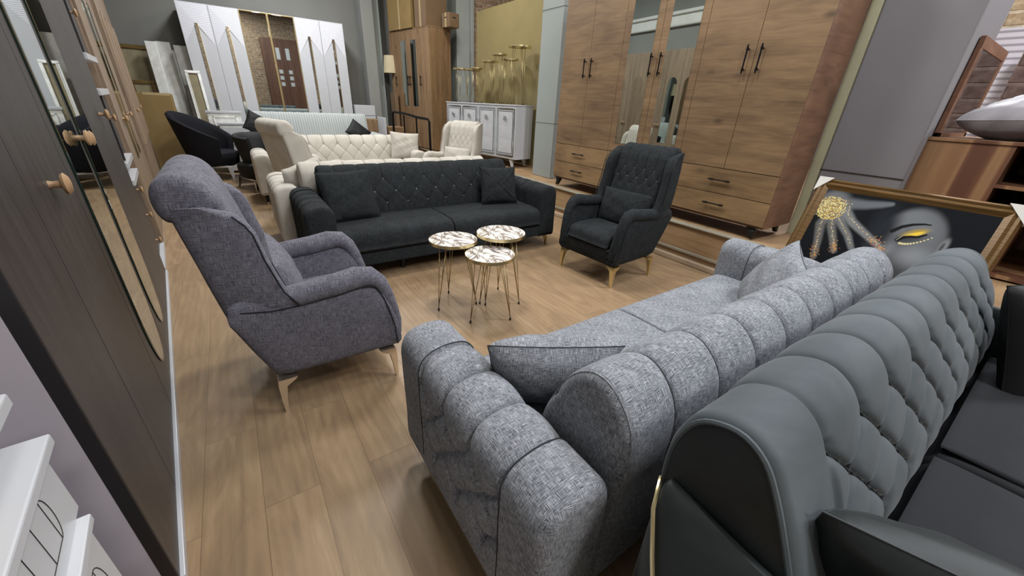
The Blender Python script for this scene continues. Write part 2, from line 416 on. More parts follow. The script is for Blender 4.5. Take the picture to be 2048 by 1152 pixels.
def pillow(name, label, loc, rot, mat, w_=0.42, h_=0.42, t_=0.15, seed=0, group=None, cross=False, wr=0.004, edge=None):
    t = thing(name, label, 'cushion', loc, 0, group, rot)
    pillow_mb(w_, h_, t_, seed, wr).build('cushion_cover', mat, t, 70)
    pillow_edge(w_, h_).build('piping', edge or mat, t)
    if cross:
        mb = MB()
        for s in (1, -1):
            for side in (1, -1):
                pts = []
                for a in np.linspace(-0.97, 0.97, 22):
                    u, v = a, a * s; e = (1 - u * u) * (1 - v * v)
                    pts.append((w_ / 2 * u * (1 - .07 * (1 - v * v)), side * (t_ / 2 * e ** 0.42 + 0.001), h_ / 2 * v * (1 - .07 * (1 - u * u))))
                mb.tube(pts, 0.0028, 5)
        mb.build('cross_seam', M['black_plastic'], t)
    return t

# ------------------------------------------------------------------ the room
def wallbox(name, x0, x1, y0, y1, z0, z1, mat):
    return struct(MB().box(x0, x1, y0, y1, z0, z1).build(name, mat))
wallbox('floor', -3.0, 14, -3.6, 12.0, -0.1, 0, M['floor'])
wallbox('ceiling', -3.0, 14, -3.6, 12.0, 4.6, 4.7, M['ceiling'])
wallbox('wall_far', -3.0, 14, 10.45, 10.6, 0, 4.6, M['wall_dark'])
wallbox('wall_right', 13.8, 14, -3.6, 10.45, 0, 4.6, M['white_side'])
wallbox('wall_back', -3.0, 14, -3.6, -3.45, 0, 4.6, M['brick'])
TH = math.atan(0.0927)
# ------------------------------------------------------------------ raised platform and columns on the right
def platform():
    mb = MB(); mb.box(3.6, 13.0, -1.7, 10.4, 0.0, 0.375)
    o = mb.build('floor_platform', M['platform']); struct(o); o.name = 'trim_1'
    struct(MB().box(3.575, 3.66, -1.72, 10.4, 0.375, 0.39, 0.004).build('trim_2', M['platform_trim']))
    struct(MB().box(3.58, 3.6, -1.72, 10.4, 0.105, 0.13, 0.003).build('trim_3', M['platform_trim']))
    struct(MB().box(3.55, 3.6, -1.72, 10.4, 0, 0.055, 0.01).build('trim_4', M['pale_trim']))
platform()

# ------------------------------------------------------------------ upholstery
def tufted(mb, prof, u0, u1, nu, nprof, axis, cell, row, ref, rows, direction, A, zone=None, chan_end=None, e=0.1, puff=0.0, rnd=0.03, mi=0, uoff=0.0, below=True, thread=0.0, diag=False):
    """swept cushion: plain channels run over the top and turn into diamond tufting under the row `ref`.
    ref: profile point (a, b) of the top button row; direction: profile point of the lowest tufted edge."""
    P, q = smooth_loop(prof, nprof); L = q[-1] + (q[1] - q[0])
    def s_of(pt): return q[np.argmin(((P - np.array(pt)) ** 2).sum(1))]
    s0 = s_of(ref); s1 = s_of(direction); dn = (s1 - s0) % L
    sg = 1 if dn < L / 2 else -1
    ds = ((q - s0) * sg + L / 2) % L - L / 2          # signed distance below the top row
    dlow = abs(((s1 - s0) + L / 2) % L - L / 2)
    up = L / 2
    if chan_end is not None:
        s2 = s_of(chan_end); up = ((s0 - s2) * sg) % L
    v = ds / row
    low = 1 - sstep(ds, dlow - 0.02, dlow + 0.02)
    hi = sstep(ds, -up - 0.03, -up + 0.03)
    mask0 = low * hi
    def disp(u, s, PP):
        uu = (u - u0) / cell + uoff
        ch = crease(abs(math.sin(PI * uu)), abs(math.sin(PI * uu)) ** .7, e)
        di = tuft_h(uu, np.clip(v, 0, rows - 1), e)
        ph = ((rows - 1) % 2) * 0.5
        be = crease(abs(math.sin(PI * (uu + ph))), abs(math.sin(PI * (uu + ph))) ** .7, e) if below else 1.0
        h = np.where(v < 0, ch, np.where(v > rows - 1, be, di))
        m = mask0
        if zone is not None:
            m = m * float(sstep(u, zone[0] - 0.01, zone[0] + 0.01) * (1 - sstep(u, zone[1] - 0.01, zone[1] + 0.01)))
        # buttons pull in a little deeper
        b = np.exp(-((np.minimum(np.abs((uu + v / 2) % 1), 1 - np.abs((uu + v / 2) % 1))) ** 2 + (np.minimum(np.abs((uu - v / 2) % 1), 1 - np.abs((uu - v / 2) % 1))) ** 2) / 0.02)
        b = np.where((v >= -0.2) & (v <= rows - 0.8), b, 0)
        return m * (A * (h - 1) + puff - A * 0.5 * b)
    sweep(mb, prof, u0, u1, nu, nprof, axis, disp, rnd, mi=mi, extra=[u0 + (k / 2 - uoff) * cell for k in range(-6, 60)])
    N = loop_normals(P); pts = []
    def at_(u, d, lift=.003):
        i = int(np.argmin(np.abs(ds - d))); vv = d / row; o = -A * (1.0 if d < 0 else .97) + puff + lift + (.002 if A > .021 and diag else 0)
        e_ = float(mask0[i]); a, b = P[i] + N[i] * (o if e_ > .5 else .001)
        return (u, a, b) if axis == 'X' else (a, u, b)
    if thread:
        z0_, z1_ = zone if zone is not None else (u0 + .02, u1 - .02)
        k = math.ceil((z0_ - u0) / cell + uoff - 1e-3)
        while True:
            u = u0 + (k - uoff) * cell
            if u > z1_ + 1e-3: break
            mb.tube([at_(u, d) for d in np.arange(-up + .01, .004, .008)], thread, 5, mi=1)
            k += 1
        if diag:
            kk = range(-2, int((u1 - u0) / cell) + 3)
            for r in range(rows - 1):
                for k in kk:
                    for sgn in (-.5, .5):
                        ua = u0 + (k + .5 * (r % 2) - uoff) * cell; ub = ua + sgn * cell
                        if min(ua, ub) < z0_ - .01 or max(ua, ub) > z1_ + .01: continue
                        mb.tube([at_(ua + (ub - ua) * f, (r + f) * row) for f in np.linspace(0, 1, 12)], thread, 5, mi=1)
    for r in range(rows):
        i = np.argmin(np.abs(ds - r * row)); ph = 0.5 * (r % 2)
        k0 = math.ceil(uoff - ph); k = k0
        while True:
            u = u0 + (k + ph - uoff) * cell
            if u > u1 - 0.04: break
            if u > u0 + 0.04 and (zone is None or zone[0] + 0.02 < u < zone[1] - 0.02):
                a, b = P[i] + N[i] * (-A * 1.42 + puff)
                pts.append(((u, a, b) if axis == 'X' else (a, u, b), (0, *N[i]) if axis == 'X' else (N[i][0], 0, N[i][1])))
            k += 1
    return pts
def add_buttons(pts, mat, parent, r=0.011):
    mb = MB(); mb.lathe([(0.0005, -r * .5), (r * .8, -r * .45), (r, 0), (r * .8, r * .45), (r * .4, r * .65), (0.0005, r * .7)], 10)
    proto = None
    for p, n in pts:
        q = Vector((0, 0, 1)).rotation_difference(Vector(n)).to_matrix().to_4x4()
        if proto is None: proto = o = mb.build('button', mat, parent)
        else: o = proto.copy(); C.objects.link(o); o.parent = parent
        o.matrix_local = Matrix.Translation(Vector(p)) @ q
def seam_tube(prof, nprof, u, axis, parent, mat, off=0.001, r=0.0022, rng=None):
    P, q = smooth_loop(prof, nprof); N = loop_normals(P); Q = P + N * off
    pts = [((u, a, b) if axis == 'X' else (a, u, b)) for a, b in Q]
    pts.append(pts[0])
    return MB().tube(pts, r, 5, caps=False).build('piping', mat, parent)

def gold_leg(parent, x, y, h, mat, dx=1, dy=1, w_=0.05):
    """slim cast metal sofa leg: a flat bracket arm turning into a tapering blade"""
    mb = MB()
    for (sx, sy) in ((dx, 0), (0, dy)):
        rings = []
        for t, off, wd in ((0, 0.085, 0.012), (0.12, 0.04, 0.016), (0.28, 0.012, 0.022), (0.6, 0.0, 0.015), (1, -0.006, 0.009)):
            z = h * (1 - t)
            if sx: rings.append([(-sx * off + a * wd, b * 0.006, z) for a, b in ((-1, -1), (1, -1), (1, 1), (-1, 1))])
            else: rings.append([(a * 0.006, -sy * off + b * wd, z) for a, b in ((-1, -1), (1, -1), (1, 1), (-1, 1))])
        mb.loft(rings)
    return mb.build('leg', mat, parent, M4=Matrix.Translation((x, y, 0)))
def block_leg(parent, x, y, h, mat, tip=None):
    mb = MB(); mb.loft([[(a * .022, b * .022, h) for a, b in ((-1, -1), (1, -1), (1, 1), (-1, 1))], [(a * .016, b * .016, .03) for a, b in ((-1, -1), (1, -1), (1, 1), (-1, 1))]])
    o = mb.build('leg', mat, parent, M4=Matrix.Translation((x, y, 0)))
    if tip: MB().lathe([(0.0005, 0), (.018, 0), (.018, .03), (0.0005, .03)], 12).build('tip', tip, o)
    return o

BACKP = [(-.10, .36), (-.105, .44), (-.125, .58), (-.165, .69), (-.215, .78), (-.275, .832), (-.335, .838), (-.39, .80), (-.425, .735), (-.432, .63), (-.415, .50), (-.405, .30), (-.40, .15), (-.30, .14), (-.16, .16), (-.11, .25)]
def arm_prof(c, hw=0.105, top=0.655):
    return [(c - hw, .14), (c - hw - .003, .30), (c - hw - .004, .50), (c - hw, .59), (c - hw + .03, top - .018), (c - .02, top), (c + .03, top), (c + hw - .03, top - .015), (c + hw, .59), (c + hw + .002, .48), (c + hw, .30), (c + hw, .14), (c + .04, .125), (c - .04, .125)]
def tufted_sofa(name, label, loc, rz, mat, group=None, leg='gold', seam=None, btn=True, arm_tuft=True, HL=1.2):
    """channel-backed sofa with tufted back and arms; front towards +y, origin on the floor at its centre"""
    seam = seam or mat
    t = thing(name, label, 'sofa', loc, rz, group)
    mb = MB(); mb.box(-HL + .2, HL - .2, -.38, .425, .135, .25, .018); mb.build('base', mat, t)
    for sx in (-1, 1):
        x0, x1 = (-HL + .205, -.004) if sx < 0 else (.004, HL - .205)
        prof = [(-.16, .262), (-.165, .35), (-.155, .41), (-.1, .428), (.1, .434), (.32, .43), (.405, .412), (.432, .36), (.434, .30), (.425, .262), (.2, .256), (-.05, .256)]
        m = MB(); sweep(m, prof, x0, x1, 12, 60, 'X', None, .014)
        cu = m.build('seat_cushion', mat, t)
        MB().tube([(x0 + .01, .432, .266), (x1 - .01, .432, .266)], .004, 6).build('piping', seam, cu)
    m = MB(); cell = .2025
    pts = tufted(m, BACKP, -HL + .23, HL - .23, 290, 150, 'X', cell, .115, (-.185, .73), 3, (-.105, .43), .011 if mat is M['black_tweed'] else .017, chan_end=(-.43, .60), e=.10, puff=.004, rnd=.03, uoff=-.9, thread=.0026)
    bk = m.build('backrest', [mat, THREAD[mat.name]], t)
    if btn: add_buttons(pts, BTN.get(mat.name, mat), bk)
    for s in (-1, 1): seam_tube(BACKP, 120, s * (HL - .245), 'X', bk, mat, -.004, .0035)
    for s in (-1, 1):
        c = s * (HL - .105)
        prof = arm_prof(c)
        if s > 0: prof = [(2 * c - a, b) for a, b in prof][::-1]
        outer = c + s * .105
        m = MB()
        if arm_tuft:
            tufted(m, prof, -.43, .43, 190, 110, 'Y', .165, .085, (outer, .53), 4, (outer, .24), .032, zone=(-.265, .228), chan_end=(c - s * .105, .60), e=.10, puff=.003, rnd=.035, thread=.0026, uoff=-1.0, below=True)
        else: sweep(m, prof, -.43, .43, 20, 80, 'Y', None, .035)
        a = m.build('armrest', [mat, THREAD[mat.name]], t)
        for yy in (-.27, .235):
            P, q = smooth_loop(prof, 90); N = loop_normals(P); Q = P + N * .0005
            MB().tube([(x, yy, z) for x, z in Q if z > .2], .0018, 5).build('piping', THREAD[mat.name], a)
    for sx in (-1, 1):
        for sy in (-1, 1):
            if leg == 'gold': gold_leg(t, sx * (HL - .06), sy * .37, .135, M['brass'], sx, sy)
            else: block_leg(t, sx * (HL - .06), sy * .37, .135, M['black_metal'], M['chrome'])
    for x in (-.45, .45) if leg == 'gold' else ():
        MB().lathe([(0.0005, 0), (.02, 0), (.024, .135), (0.0005, .135)], 14).build('centre_foot', M['black_plastic'], t, M4=Matrix.Translation((x, .25, 0)))
    return t
tufted_sofa('tufted_sofa', 'mid-grey tweed sofa seen from behind, its channelled back against the slate velvet sofa', (1.55, .765, 0), 0, M['grey_tweed'], seam=M['black_tweed'])
tufted_sofa('tufted_sofa', 'charcoal three-seat sofa with buttoned back, facing the marble side tables', (1.51, 3.49, 0), PI, M['black_tweed'], seam=M['black_plastic'])
tufted_sofa('tufted_sofa', 'cream sofa standing back to back with the charcoal sofa, its channelled arm showing', (1.40, 4.375, 0), 0, M['cream_velvet'], leg='block', btn=False)
tufted_sofa('tufted_sofa', 'cream tufted sofa whose diamond-buttoned back faces the camera over the charcoal sofa', (1.37, 6.62, 0), PI, M['cream_velvet'], leg='block')

# cushions on those sofas
pillow('throw_pillow', 'grey tweed cushion in the near corner of the grey tweed sofa', (.736, .788, .58), (R(28), 0, R(-31)), M['grey_tweed'], .43, .35, .20, 2, wr=.003, edge=M['thread_grey'])
pillow('throw_pillow', 'grey tweed cushion at the far end of the grey tweed sofa, by the framed picture', (2.24, .74, .60), (R(30), R(-6), R(28)), M['grey_tweed'], .46, .40, .16, 5, wr=.003, edge=M['thread_grey'])
pillow('throw_pillow', 'plain charcoal cushion leaning in the left corner of the charcoal sofa', (.73, 3.50, .63), (R(-22), 0, R(8)), M['black_tweed'], .46, .43, .14, 8)
pillow('throw_pillow', 'charcoal cushion with crossed seams at the right end of the charcoal sofa', (2.23, 3.47, .62), (R(-18), 0, R(-14)), M['black_tweed'], .40, .38, .13, 3, cross=True)
pillow('throw_pillow', 'cream cushion behind the left arm of the charcoal sofa', (.50, 4.28, .62), (R(10), R(-12), R(35)), M['cream_velvet'], .46, .42, .16, 4, wr=.008)
pillow('throw_pillow', 'cream square cushion at the right end of the cream diamond-buttoned sofa', (2.33, 6.50, .71), (R(-20), R(4), R(-10)), M['cream_velvet'], .46, .42, .16, 6, wr=.008)

# slate velvet sofa in the right foreground
VB = [(-.05, .36), (-.05, .48), (-.04, .59), (-.022, .67), (.004, .74), (.036, .812), (.068, .876), (.10, .924), (.14, .948), (.182, .945), (.225, .918), (.252, .865), (.263, .79), (.255, .66), (.24, .45), (.23, .18), (.12, .15), (0, .17), (-.05, .26)]
def velvet_sofa():
    t = thing('velvet_sofa', 'slate grey velvet sofa in the right foreground with scalloped diamond-tufted back', 'sofa', (1.5, 0, 0), 0)
    X0, X1 = -.92, .92
    m = MB()
    cell = .182
    P, q = smooth_loop(VB, 200)
    tufted(m, VB, X0, X1, 720, 330, 'X', cell, .082, (.070, .88), 4, (-.04, .585), .022, zone=(X0 + .165, X1 - .02), chan_end=(.26, .80), e=.13, puff=.008, rnd=.02, uoff=2.0 - .165 / cell, thread=.003, diag=True)
    bk = m.build('backrest', [M['slate_velvet'], M['thread_slate']], t)
    # dark end caps
    for s, X in ((-1, X0), (1, X1)):
        PP, _ = smooth_loop(VB, 120); N = loop_normals(PP)
        mm = MB(); rings = []
        for k, (dx, ins) in enumerate(((.010, .012), (.000, .016), (-.004, .024), (-.003, .06))):
            Q = PP - N * ins
            if k == 3: c_ = PP.mean(0); Q = c_ + (PP - c_) * .55
            rings.append([(X + s * (.004 - dx), a, b) for a, b in Q])
        mm.loft(rings).build('end_panel', M['dark_velvet'], bk)
        MB().tube([(X + s * .002, a, b) for a, b in (PP - N * .012)[::1]] , .005, 6).build('piping', M['slate_velvet'], bk)
    MB().box(-1.0, 1.0, -.88, -.03, .12, .385, .02).build('base', M['seat_charcoal'], t)
    for x0, x1 in ((X0 + .0, -.012), (.012, X1 - .0)):
        prof = [(-.055, .395), (-.055, .50), (-.12, .538), (-.4, .55), (-.75, .545), (-.86, .525), (-.885, .465), (-.88, .395), (-.5, .387)]
        m = MB(); sweep(m, prof, x0, x1, 14, 60, 'X', None, .018); cu = m.build('seat_cushion', M['seat_charcoal'], t)
        e_ = MB(); sweep(e_, [(-.10, .536), (-.10, .556), (-.5, .564), (-.84, .556), (-.84, .532), (-.5, .537)], x0 + .02, x1 - .02, 10, 50, 'X', None, .01); e_.build('top_panel', M['seat_charcoal'], cu)
    # arms: leaf-shaped, narrow at the rear and swelling forwards, gold piping on the outer edge
    for s in (-1, 1):
        rings = []; pp = []
        for k in range(15):
            f = (k / 14) ** 1.5; y = .245 - f * 1.11
            wd = .02 + .15 * min(1, f / .16) ** .6
            zt = .76 - .01 * f
            xi = X0 + .005; xo = xi - wd
            zo = np.interp(f, [0, .03, .08, .14, .21, .3, .4, 1], [.745, .71, .62, .50, .38, .26, .20, .18])
            sec = [(xi, .12), (xi, zt - .02), (xi - wd * .15, zt), (xi - wd * .6, zt - .25 * (zt - zo)), (xo + wd * .05, zo), (xo, zo - .03), (xo + .0, .4), (xo + .02, .12)]
            rings.append([((-s) * -1 * 0 + (a if s < 0 else -a), y, b) for a, b in sec]); pp.append(((xo - .004) if s < 0 else -(xo - .004), y, zo - .012))
        o = MB().loft(rings).build('armrest', M['dark_velvet'], t, sharp=60)
        sb = o.modifiers.new('sub', 'SUBSURF'); sb.levels = sb.render_levels = 2
        MB().tube([(-.925 if s < 0 else .925, .252, .73)] + pp, .0045, 6).build('gold_piping', M['gold'], o)
    for x in (-1.0, 1.0):
        for y in (-.82, .15): block_leg(t, x, y, .12, M['black_metal'])
velvet_sofa()
pillow('throw_pillow', 'dark green-grey satin cushion at the bottom edge, on the slate velvet sofa near its arm', (.80, -.15, .70), (R(30), 0, R(-68)), M['dark_velvet'], .46, .36, .17, 11, wr=.005)
pillow('throw_pillow', 'black crumpled cushion at the far end of the slate velvet sofa, right edge', (2.27, -.17, .74), (R(-18), R(-8), R(-28)), M['black_cloth'], .44, .44, .16, 12, wr=.006)

# wing armchairs
def wing_chair(name, label, loc, rz, mat, group=None, legm=None, seam=None, btn=False, tuft_back=False, scale=1, wt=1.0, hw=.305):
    """front towards +y"""
    seam = seam or mat; legm = legm or M['gold']
    t = thing(name, label, 'armchair', loc, rz, group); t.scale = (scale,) * 3
    rings = []
    for z, x_, y0, y1 in ((.185, .26, -.22, .27), (.20, .285, -.245, .30), (.25, .30, -.26, .318), (.325, .30, -.28, .318), (.335, .29, -.27, .305)):
        rings.append([(a * x_ if abs(a) == 1 else a * x_, y, z) for a, y in ((-1, y0 + .02), (-.92, y0), (.92, y0), (1, y0 + .02), (1, y1 - .02), (.92, y1), (-.92, y1), (-1, y1 - .02))])
    MB().loft(rings).build('base', mat, t)
    prof = [(-.2, .335), (-.2, .42), (-.1, .448), (.1, .455), (.25, .448), (.305, .42), (.318, .37), (.312, .335), (.1, .33)]
    m = MB(); sweep(m, prof, -.235, .235, 14, 60, 'X', None, .025); cu = m.build('seat_cushion', mat, t)
    MB().tube([(-.225, .316, .338), (.225, .316, .338)], .004, 6).build('piping', seam, cu)
    # back
    bp = [(-.16, .42), (-.175, .55), (-.21, .70), (-.245, .85), (-.275, .97), (-.30, 1.05), (-.35, 1.095), (-.405, 1.105), (-.455, 1.07), (-.462, 1.0), (-.435, .92), (-.425, .80), (-.385, .57), (-.32, .38), (-.25, .21), (-.15, .21)]
    m = MB()
    tp = tufted(m, bp, -.262, .262, 90, 130, 'X', .1048, .075, (-.262, .93), 3 if (tuft_back or btn) else 1, (-.215, .72) if (tuft_back or btn) else (-.262, .925), .010, chan_end=(-.45, .98), puff=.002, rnd=.03, below=False)
    bk = m.build('backrest', mat, t)
    if btn: add_buttons(tp, BTN.get(mat.name, mat), bk, .009)
    # head roll that overhangs the wings
    hr = [(-.30, 1.02), (-.315, 1.075), (-.36, 1.12), (-.42, 1.13), (-.475, 1.095), (-.488, 1.03), (-.465, .965), (-.40, .955), (-.34, .97)]
    m = MB()
    def hd(u, s, P): return -.010 * (1 - abs(math.sin(PI * (u + .305) / .1525)) ** .3)
    sweep(m, hr, -hw, hw, 110, 60, 'X', hd, .035); hrl = m.build('head_roll', mat, t)
    for u in (-.1525, 0, .1525): seam_tube(hr, 80, u, 'X', hrl, seam, -.009, .0028)
    for s in (-1, 1):
        # wing: thin upright panel
        rings = []; edge = []
        for k in range(15):
            f = k / 14; z = .50 + .515 * f
            yr = np.interp(z, [.5, .57, .8, 1.0, 1.03], [-.37, -.385, -.42, -.455, -.45]) + (.0)
            yf = np.interp(z, [.5, .6, .65, .8, .9, .96, 1.0, 1.02], [-.06, -.12, -.15, -.19, -.205, -.235, -.285, -.36])
            xo = np.interp(z, [.5, .7, .9, 1.02], [.335, .345, .335, .315]); th = .085
            if k == 14: th = .03
            pts = []
            for j in range(20):
                a = 2 * PI * j / 20; ca, sa = math.cos(a), math.sin(a)
                ex = (abs(ca) ** .7) * (1 if ca > 0 else -1); ey = (abs(sa) ** .45) * (1 if sa > 0 else -1)
                yy = (yr + yf) / 2 + ey * (yf - yr) / 2
                fl = .028 * sstep(yy, yr, yf)
                pts.append((s * (xo - th / 2 + ex * th / 2 + fl - .01), yy, z))
            z_ = .5 + (z - .5) * wt; rings.append([(a, b, z_) for a, b, c_ in pts]); edge.append((s * (xo + .028 - .008), yf - .012, z_))
        wg = MB().loft(rings).build('wing', mat, t, 60)
        MB().tube(edge[2:-1], .0035, 6).build('piping', seam, wg)
        # armrest: slab with an overhanging rounded pad
        rings = []
        for y, zb, zt in ((-.375, .53, .58), (-.365, .50, .62), (-.32, .36, .64), (-.265, .215, .64), (-.2, .20, .64), (-.05, .197, .635), (.08, .195, .64), (.17, .195, .625), (.215, .195, .585), (.25, .195, .54), (.285, .197, .46), (.31, .20, .37), (.322, .22, .28), (.318, .25, .26)):
            xo = .345 - .035 * sstep(.6 - zb, 0, .4) * 0; pts = []
            for j in range(22):
                a = 2 * PI * j / 22; ca, sa = math.cos(a), math.sin(a)
                ex = (abs(ca) ** .6) * (1 if ca > 0 else -1); ez = (abs(sa) ** .6) * (1 if sa > 0 else -1)
                zz = (zb + zt) / 2 + ez * (zt - zb) / 2
                fl = .03 * sstep(zz, .2, .6)
                pts.append((s * (.283 + ex * .042 + fl), y, zz))
            rings.append(pts)
        ar = MB().loft(rings).build('armrest', mat, t, 60)
        pad = []; 
        path = [(-.33, .60, .02), (-.22, .595, .044), (-.10, .60, .052), (.04, .612, .054), (.14, .628, .054), (.20, .622, .05), (.238, .585, .042), (.268, .52, .036), (.292, .43, .033), (.310, .34, .03), (.318, .26, .018)]
        rr = []; pc = []
        for y, z, r in path: pc.append((s * (.308 - .02 * sstep(.6 - z, 0, .35)), y, z)); rr.append(r)
        MB().tube(pc, rr, 18).build('arm_pad', mat, ar, 60)
        MB().tube([(s * .352, y, z - r * .62) for y, z, r in path[:6]] + [(s * .345, y - .02, z - .01) for y, z, r in path[6:-1]] + [(s * .325, .30, .215)], .003, 6).build('piping', seam, ar)
    pm = pillow_mb(.52, .32, .13, 3, .002, pinch=.02)
    pm.build('lumbar_cushion', mat, t, 70, Tm((0, -.135, .585), (R(14), 0, 0)))
    for sx in (-1, 1):
        for sy in (-1, 1):
            mb = MB(); h = .19; rings = []
            for f, wd, off in ((0, .05, .035), (.06, .045, .028), (.2, .022, .006), (.6, .014, 0), (1, .009, -.002)):
                z = h * (1 - f); rings.append([(-sx * off + a * wd, -sy * off + b * wd * .8, z) for a, b in ((-1, -1), (1, -1), (1, 1), (-1, 1))])
            mb.loft(rings); mb.build('leg', legm, t, M4=Matrix.Translation((sx * .305, sy * .27 + .01, 0)))
    return t
wing_chair('wing_armchair', 'mauve-grey tweed wing armchair seen from the side, nearest the black wardrobe', (.205, 2.065, 0), R(-90), M['mauve_tweed'], seam=M['black_tweed'], legm=M['rose_metal'])
wing_chair('wing_armchair', 'charcoal wing armchair with buttoned back and gold legs by the oak wardrobe', (2.70, 2.27, 0), R(93), M['black_tweed'], seam=M['black_plastic'], btn=True, wt=1.15, hw=.272)
wing_chair('wing_armchair', 'cream wing armchair turned sideways behind the cream sofa arms, left of the two', (.80, 5.62, 0), R(-72), M['cream_velvet'], tuft_back=True, scale=1.0)
wing_chair('wing_armchair', 'cream wing armchair with buttoned back in front of the white sideboard', (2.78, 5.75, 0), R(112), M['cream_velvet'], btn=True, wt=1.18, hw=.26)

# nested marble side tables
def hairpin_table(name, label, x, y, h, r, rot, cat='side table', top='marble', rod=.0028, group=None, z0=0, foot=True):
    t = thing(name, label, cat, (x, y, z0), R(rot), group)
    MB().lathe([(.0005, h - .016), (r - .002, h - .016), (r - .0015, h + .0005), (.0005, h + .0005)], 48).build('tabletop', M[top], t)
    MB().loft([[(rr * math.cos(2 * PI * k / 48), rr * math.sin(2 * PI * k / 48), z) for k in range(48)] for rr, z in ((r - .002, h), (r + .001, h), (r + .001, h - .022), (r - .002, h - .022), (r - .002, h))], cap=False).build('rim', M['gold'], t)
    for k in range(3):
        a = 2 * PI * k / 3; ca, sa = math.cos(a), math.sin(a)
        foot_ = Vector((ca * (r * .98), sa * (r * .98), .016)); mb = MB()
        for da, rr in ((-.34, .62), (.34, .62), (0, .40)):
            top_ = Vector((math.cos(a + da) * r * rr, math.sin(a + da) * r * rr, h - .02)); mb.tube([top_, foot_ + Vector((0, 0, .008))], rod, 6)
        mb.box(-.03, .03, -.028, .028, h - .024, h - .018, 0, Tm((ca * r * .55, sa * r * .55, 0), (0, 0, a)))
        lg = mb.build('leg', M['brass'], t)
        MB().lathe([(.0005, 0), (.006, 0), (.0075, .008), (.006, .02), (.0005, .022)], 10).build('rubber_foot', M['black_plastic'], lg, M4=Matrix.Translation((foot_.x, foot_.y, 0)))
    return t
G = 'nesting marble side tables'
hairpin_table('side_table', 'marble side table, front of the three, the lowest one', 1.275, 2.063, .485, .168, 68, group=G)
hairpin_table('side_table', 'marble side table, left of the three, its rim touching the other two', 1.155, 2.375, .515, .172, 80, group=G)
hairpin_table('side_table', 'marble side table, rear right of the three, the tallest one', 1.485, 2.255, .552, .178, 60, group=G)

# ------------------------------------------------------------------ cabinets
def bar_handle(parent, p, length, axis='Z', out=(-1, 0, 0), r=.0065, mat=None, ends=True):
    """bar pull with two posts; p = centre on the door face"""
    p = Vector(p); o = Vector(out); d = Vector((0, 0, 1)) if axis == 'Z' else (Vector((0, 1, 0)) if axis == 'Y' else Vector((1, 0, 0)))
    c = p + o * .032; mb = MB()
    mb.tube([c - d * length / 2, c + d * length / 2], r, 8)
    for s in (-1, 1):
        q = d * (length / 2 - .03) * s
        mb.tube([p + q, c + q], r * .9, 8); mb.tube([c + q - d * .012, c + q + d * .012], r * 1.5, 8)
    return mb.build('handle', mat or M['black_metal'], parent)
def big_wardrobe():
    X = 3.70; t = thing('wardrobe', 'tall six-door oak wardrobe with two mirror strips and drawers, standing on the raised platform', 'wardrobe', (X, 1.43, .39))
    W = 2.88; Hh = 2.25; zb = .122
    MB().box(.025, .56, 0, W, zb - .022, zb, .002).box(.022, .56, 0, .018, zb, Hh, .001).box(.022, .56, W - .018, W, zb, Hh, .001).box(.022, .56, 0, W, Hh, Hh + .018).box(.545, .56, .018, W - .018, zb, Hh).build('carcass', M['oak_side'], t)
    MB().box(.03, .54, .02, W - .02, zb + .002, Hh - .002).build('interior', M['groove'], t)
    dw = W / 6; zd = .56
    for k in range(6):
        y0, y1 = k * dw + .002, (k + 1) * dw - .002
        mid = k in (2, 3)
        d = MB().box(0, .02, y0, y1, zd + .004, Hh + .016, .001).build('door', M['oak_big'], t)
        hy = y1 - .055 if k % 2 == 0 else y0 + .055
        bar_handle(d, (0, hy, 1.435), .21)
        if mid:
            ya, yb = (y0 + .075, y1 - .085) if k == 2 else (y0 + .075, y1 - .09)
            MB().box(-.004, .001, ya, yb, zd + .10, Hh - .12, .0015).build('mirror', M['mirror'], d)
    for y0, y1 in ((0, 2 * dw), (2 * dw, 4 * dw), (4 * dw, W)):
        for z0, z1 in ((zb + .004, .334), (.338, zd)):
            d = MB().box(0, .02, y0 + .002, y1 - .002, z0, z1 - .002, .001).build('drawer', M['oak_big_drawer'], t)
            bar_handle(d, (0, (y0 + y1) / 2, (z0 + z1) / 2 + .01), .21, 'Y')
    for y in (.10, W / 2, W - .08):
        for x in (.06, .50):
            s = -1 if x < .2 else 1; sy = -1 if y < 1 else (1 if y > 2 else 0)
            mb = MB(); mb.loft([[(x + a * .035, y + b * .03, zb - .022) for a, b in ((-1, -1), (1, -1), (1, 1), (-1, 1))], [(x + s * .02 + a * .016, y + sy * .02 + b * .016, 0) for a, b in ((-1, -1), (1, -1), (1, 1), (-1, 1))]])
            mb.box(x - .045, x + .045, y - .04, y + .04, zb - .03, zb - .022)
            mb.build('leg', M['black_plastic'], t)
big_wardrobe()

def column(name, label_k, x0, x1, y0, y1, z0, mat, lines=()):
    mb = MB().box(x0, x1, y0, y1, z0, 4.6, .012)
    struct(mb.build(name, mat))
column('wall_column_right', 0, 4.36, 5.1, .80, 1.375, .375, M['column_r'])
struct(MB().box(4.345, 4.42, 1.376, 1.455, .375, 4.6, .004).build('trim_5', M['greenish']))
struct(MB().box(4.352, 4.362, .80, 1.375, .995, 1.000).build('trim_6', M['groove']))
column('wall_column_middle', 0, 3.975, 4.42, 4.70, 5.165, .375, M['column'])
for z in (1.17, 2.60): struct(MB().box(3.969, 4.426, 4.694, 5.171, z, z + .006).build('trim_9', M['wall_mid']))
column('wall_column_rear', 0, 4.40, 4.72, 8.65, 9.2, .375, M['column'])
struct(MB().box(4.72, 4.80, 8.60, 8.80, .375, 4.6, .01).build('trim_10', M['column']))
struct(MB().box(4.80, 9.0, 8.72, 8.85, .375, 3.55).build('wall_brick', M['brick']))
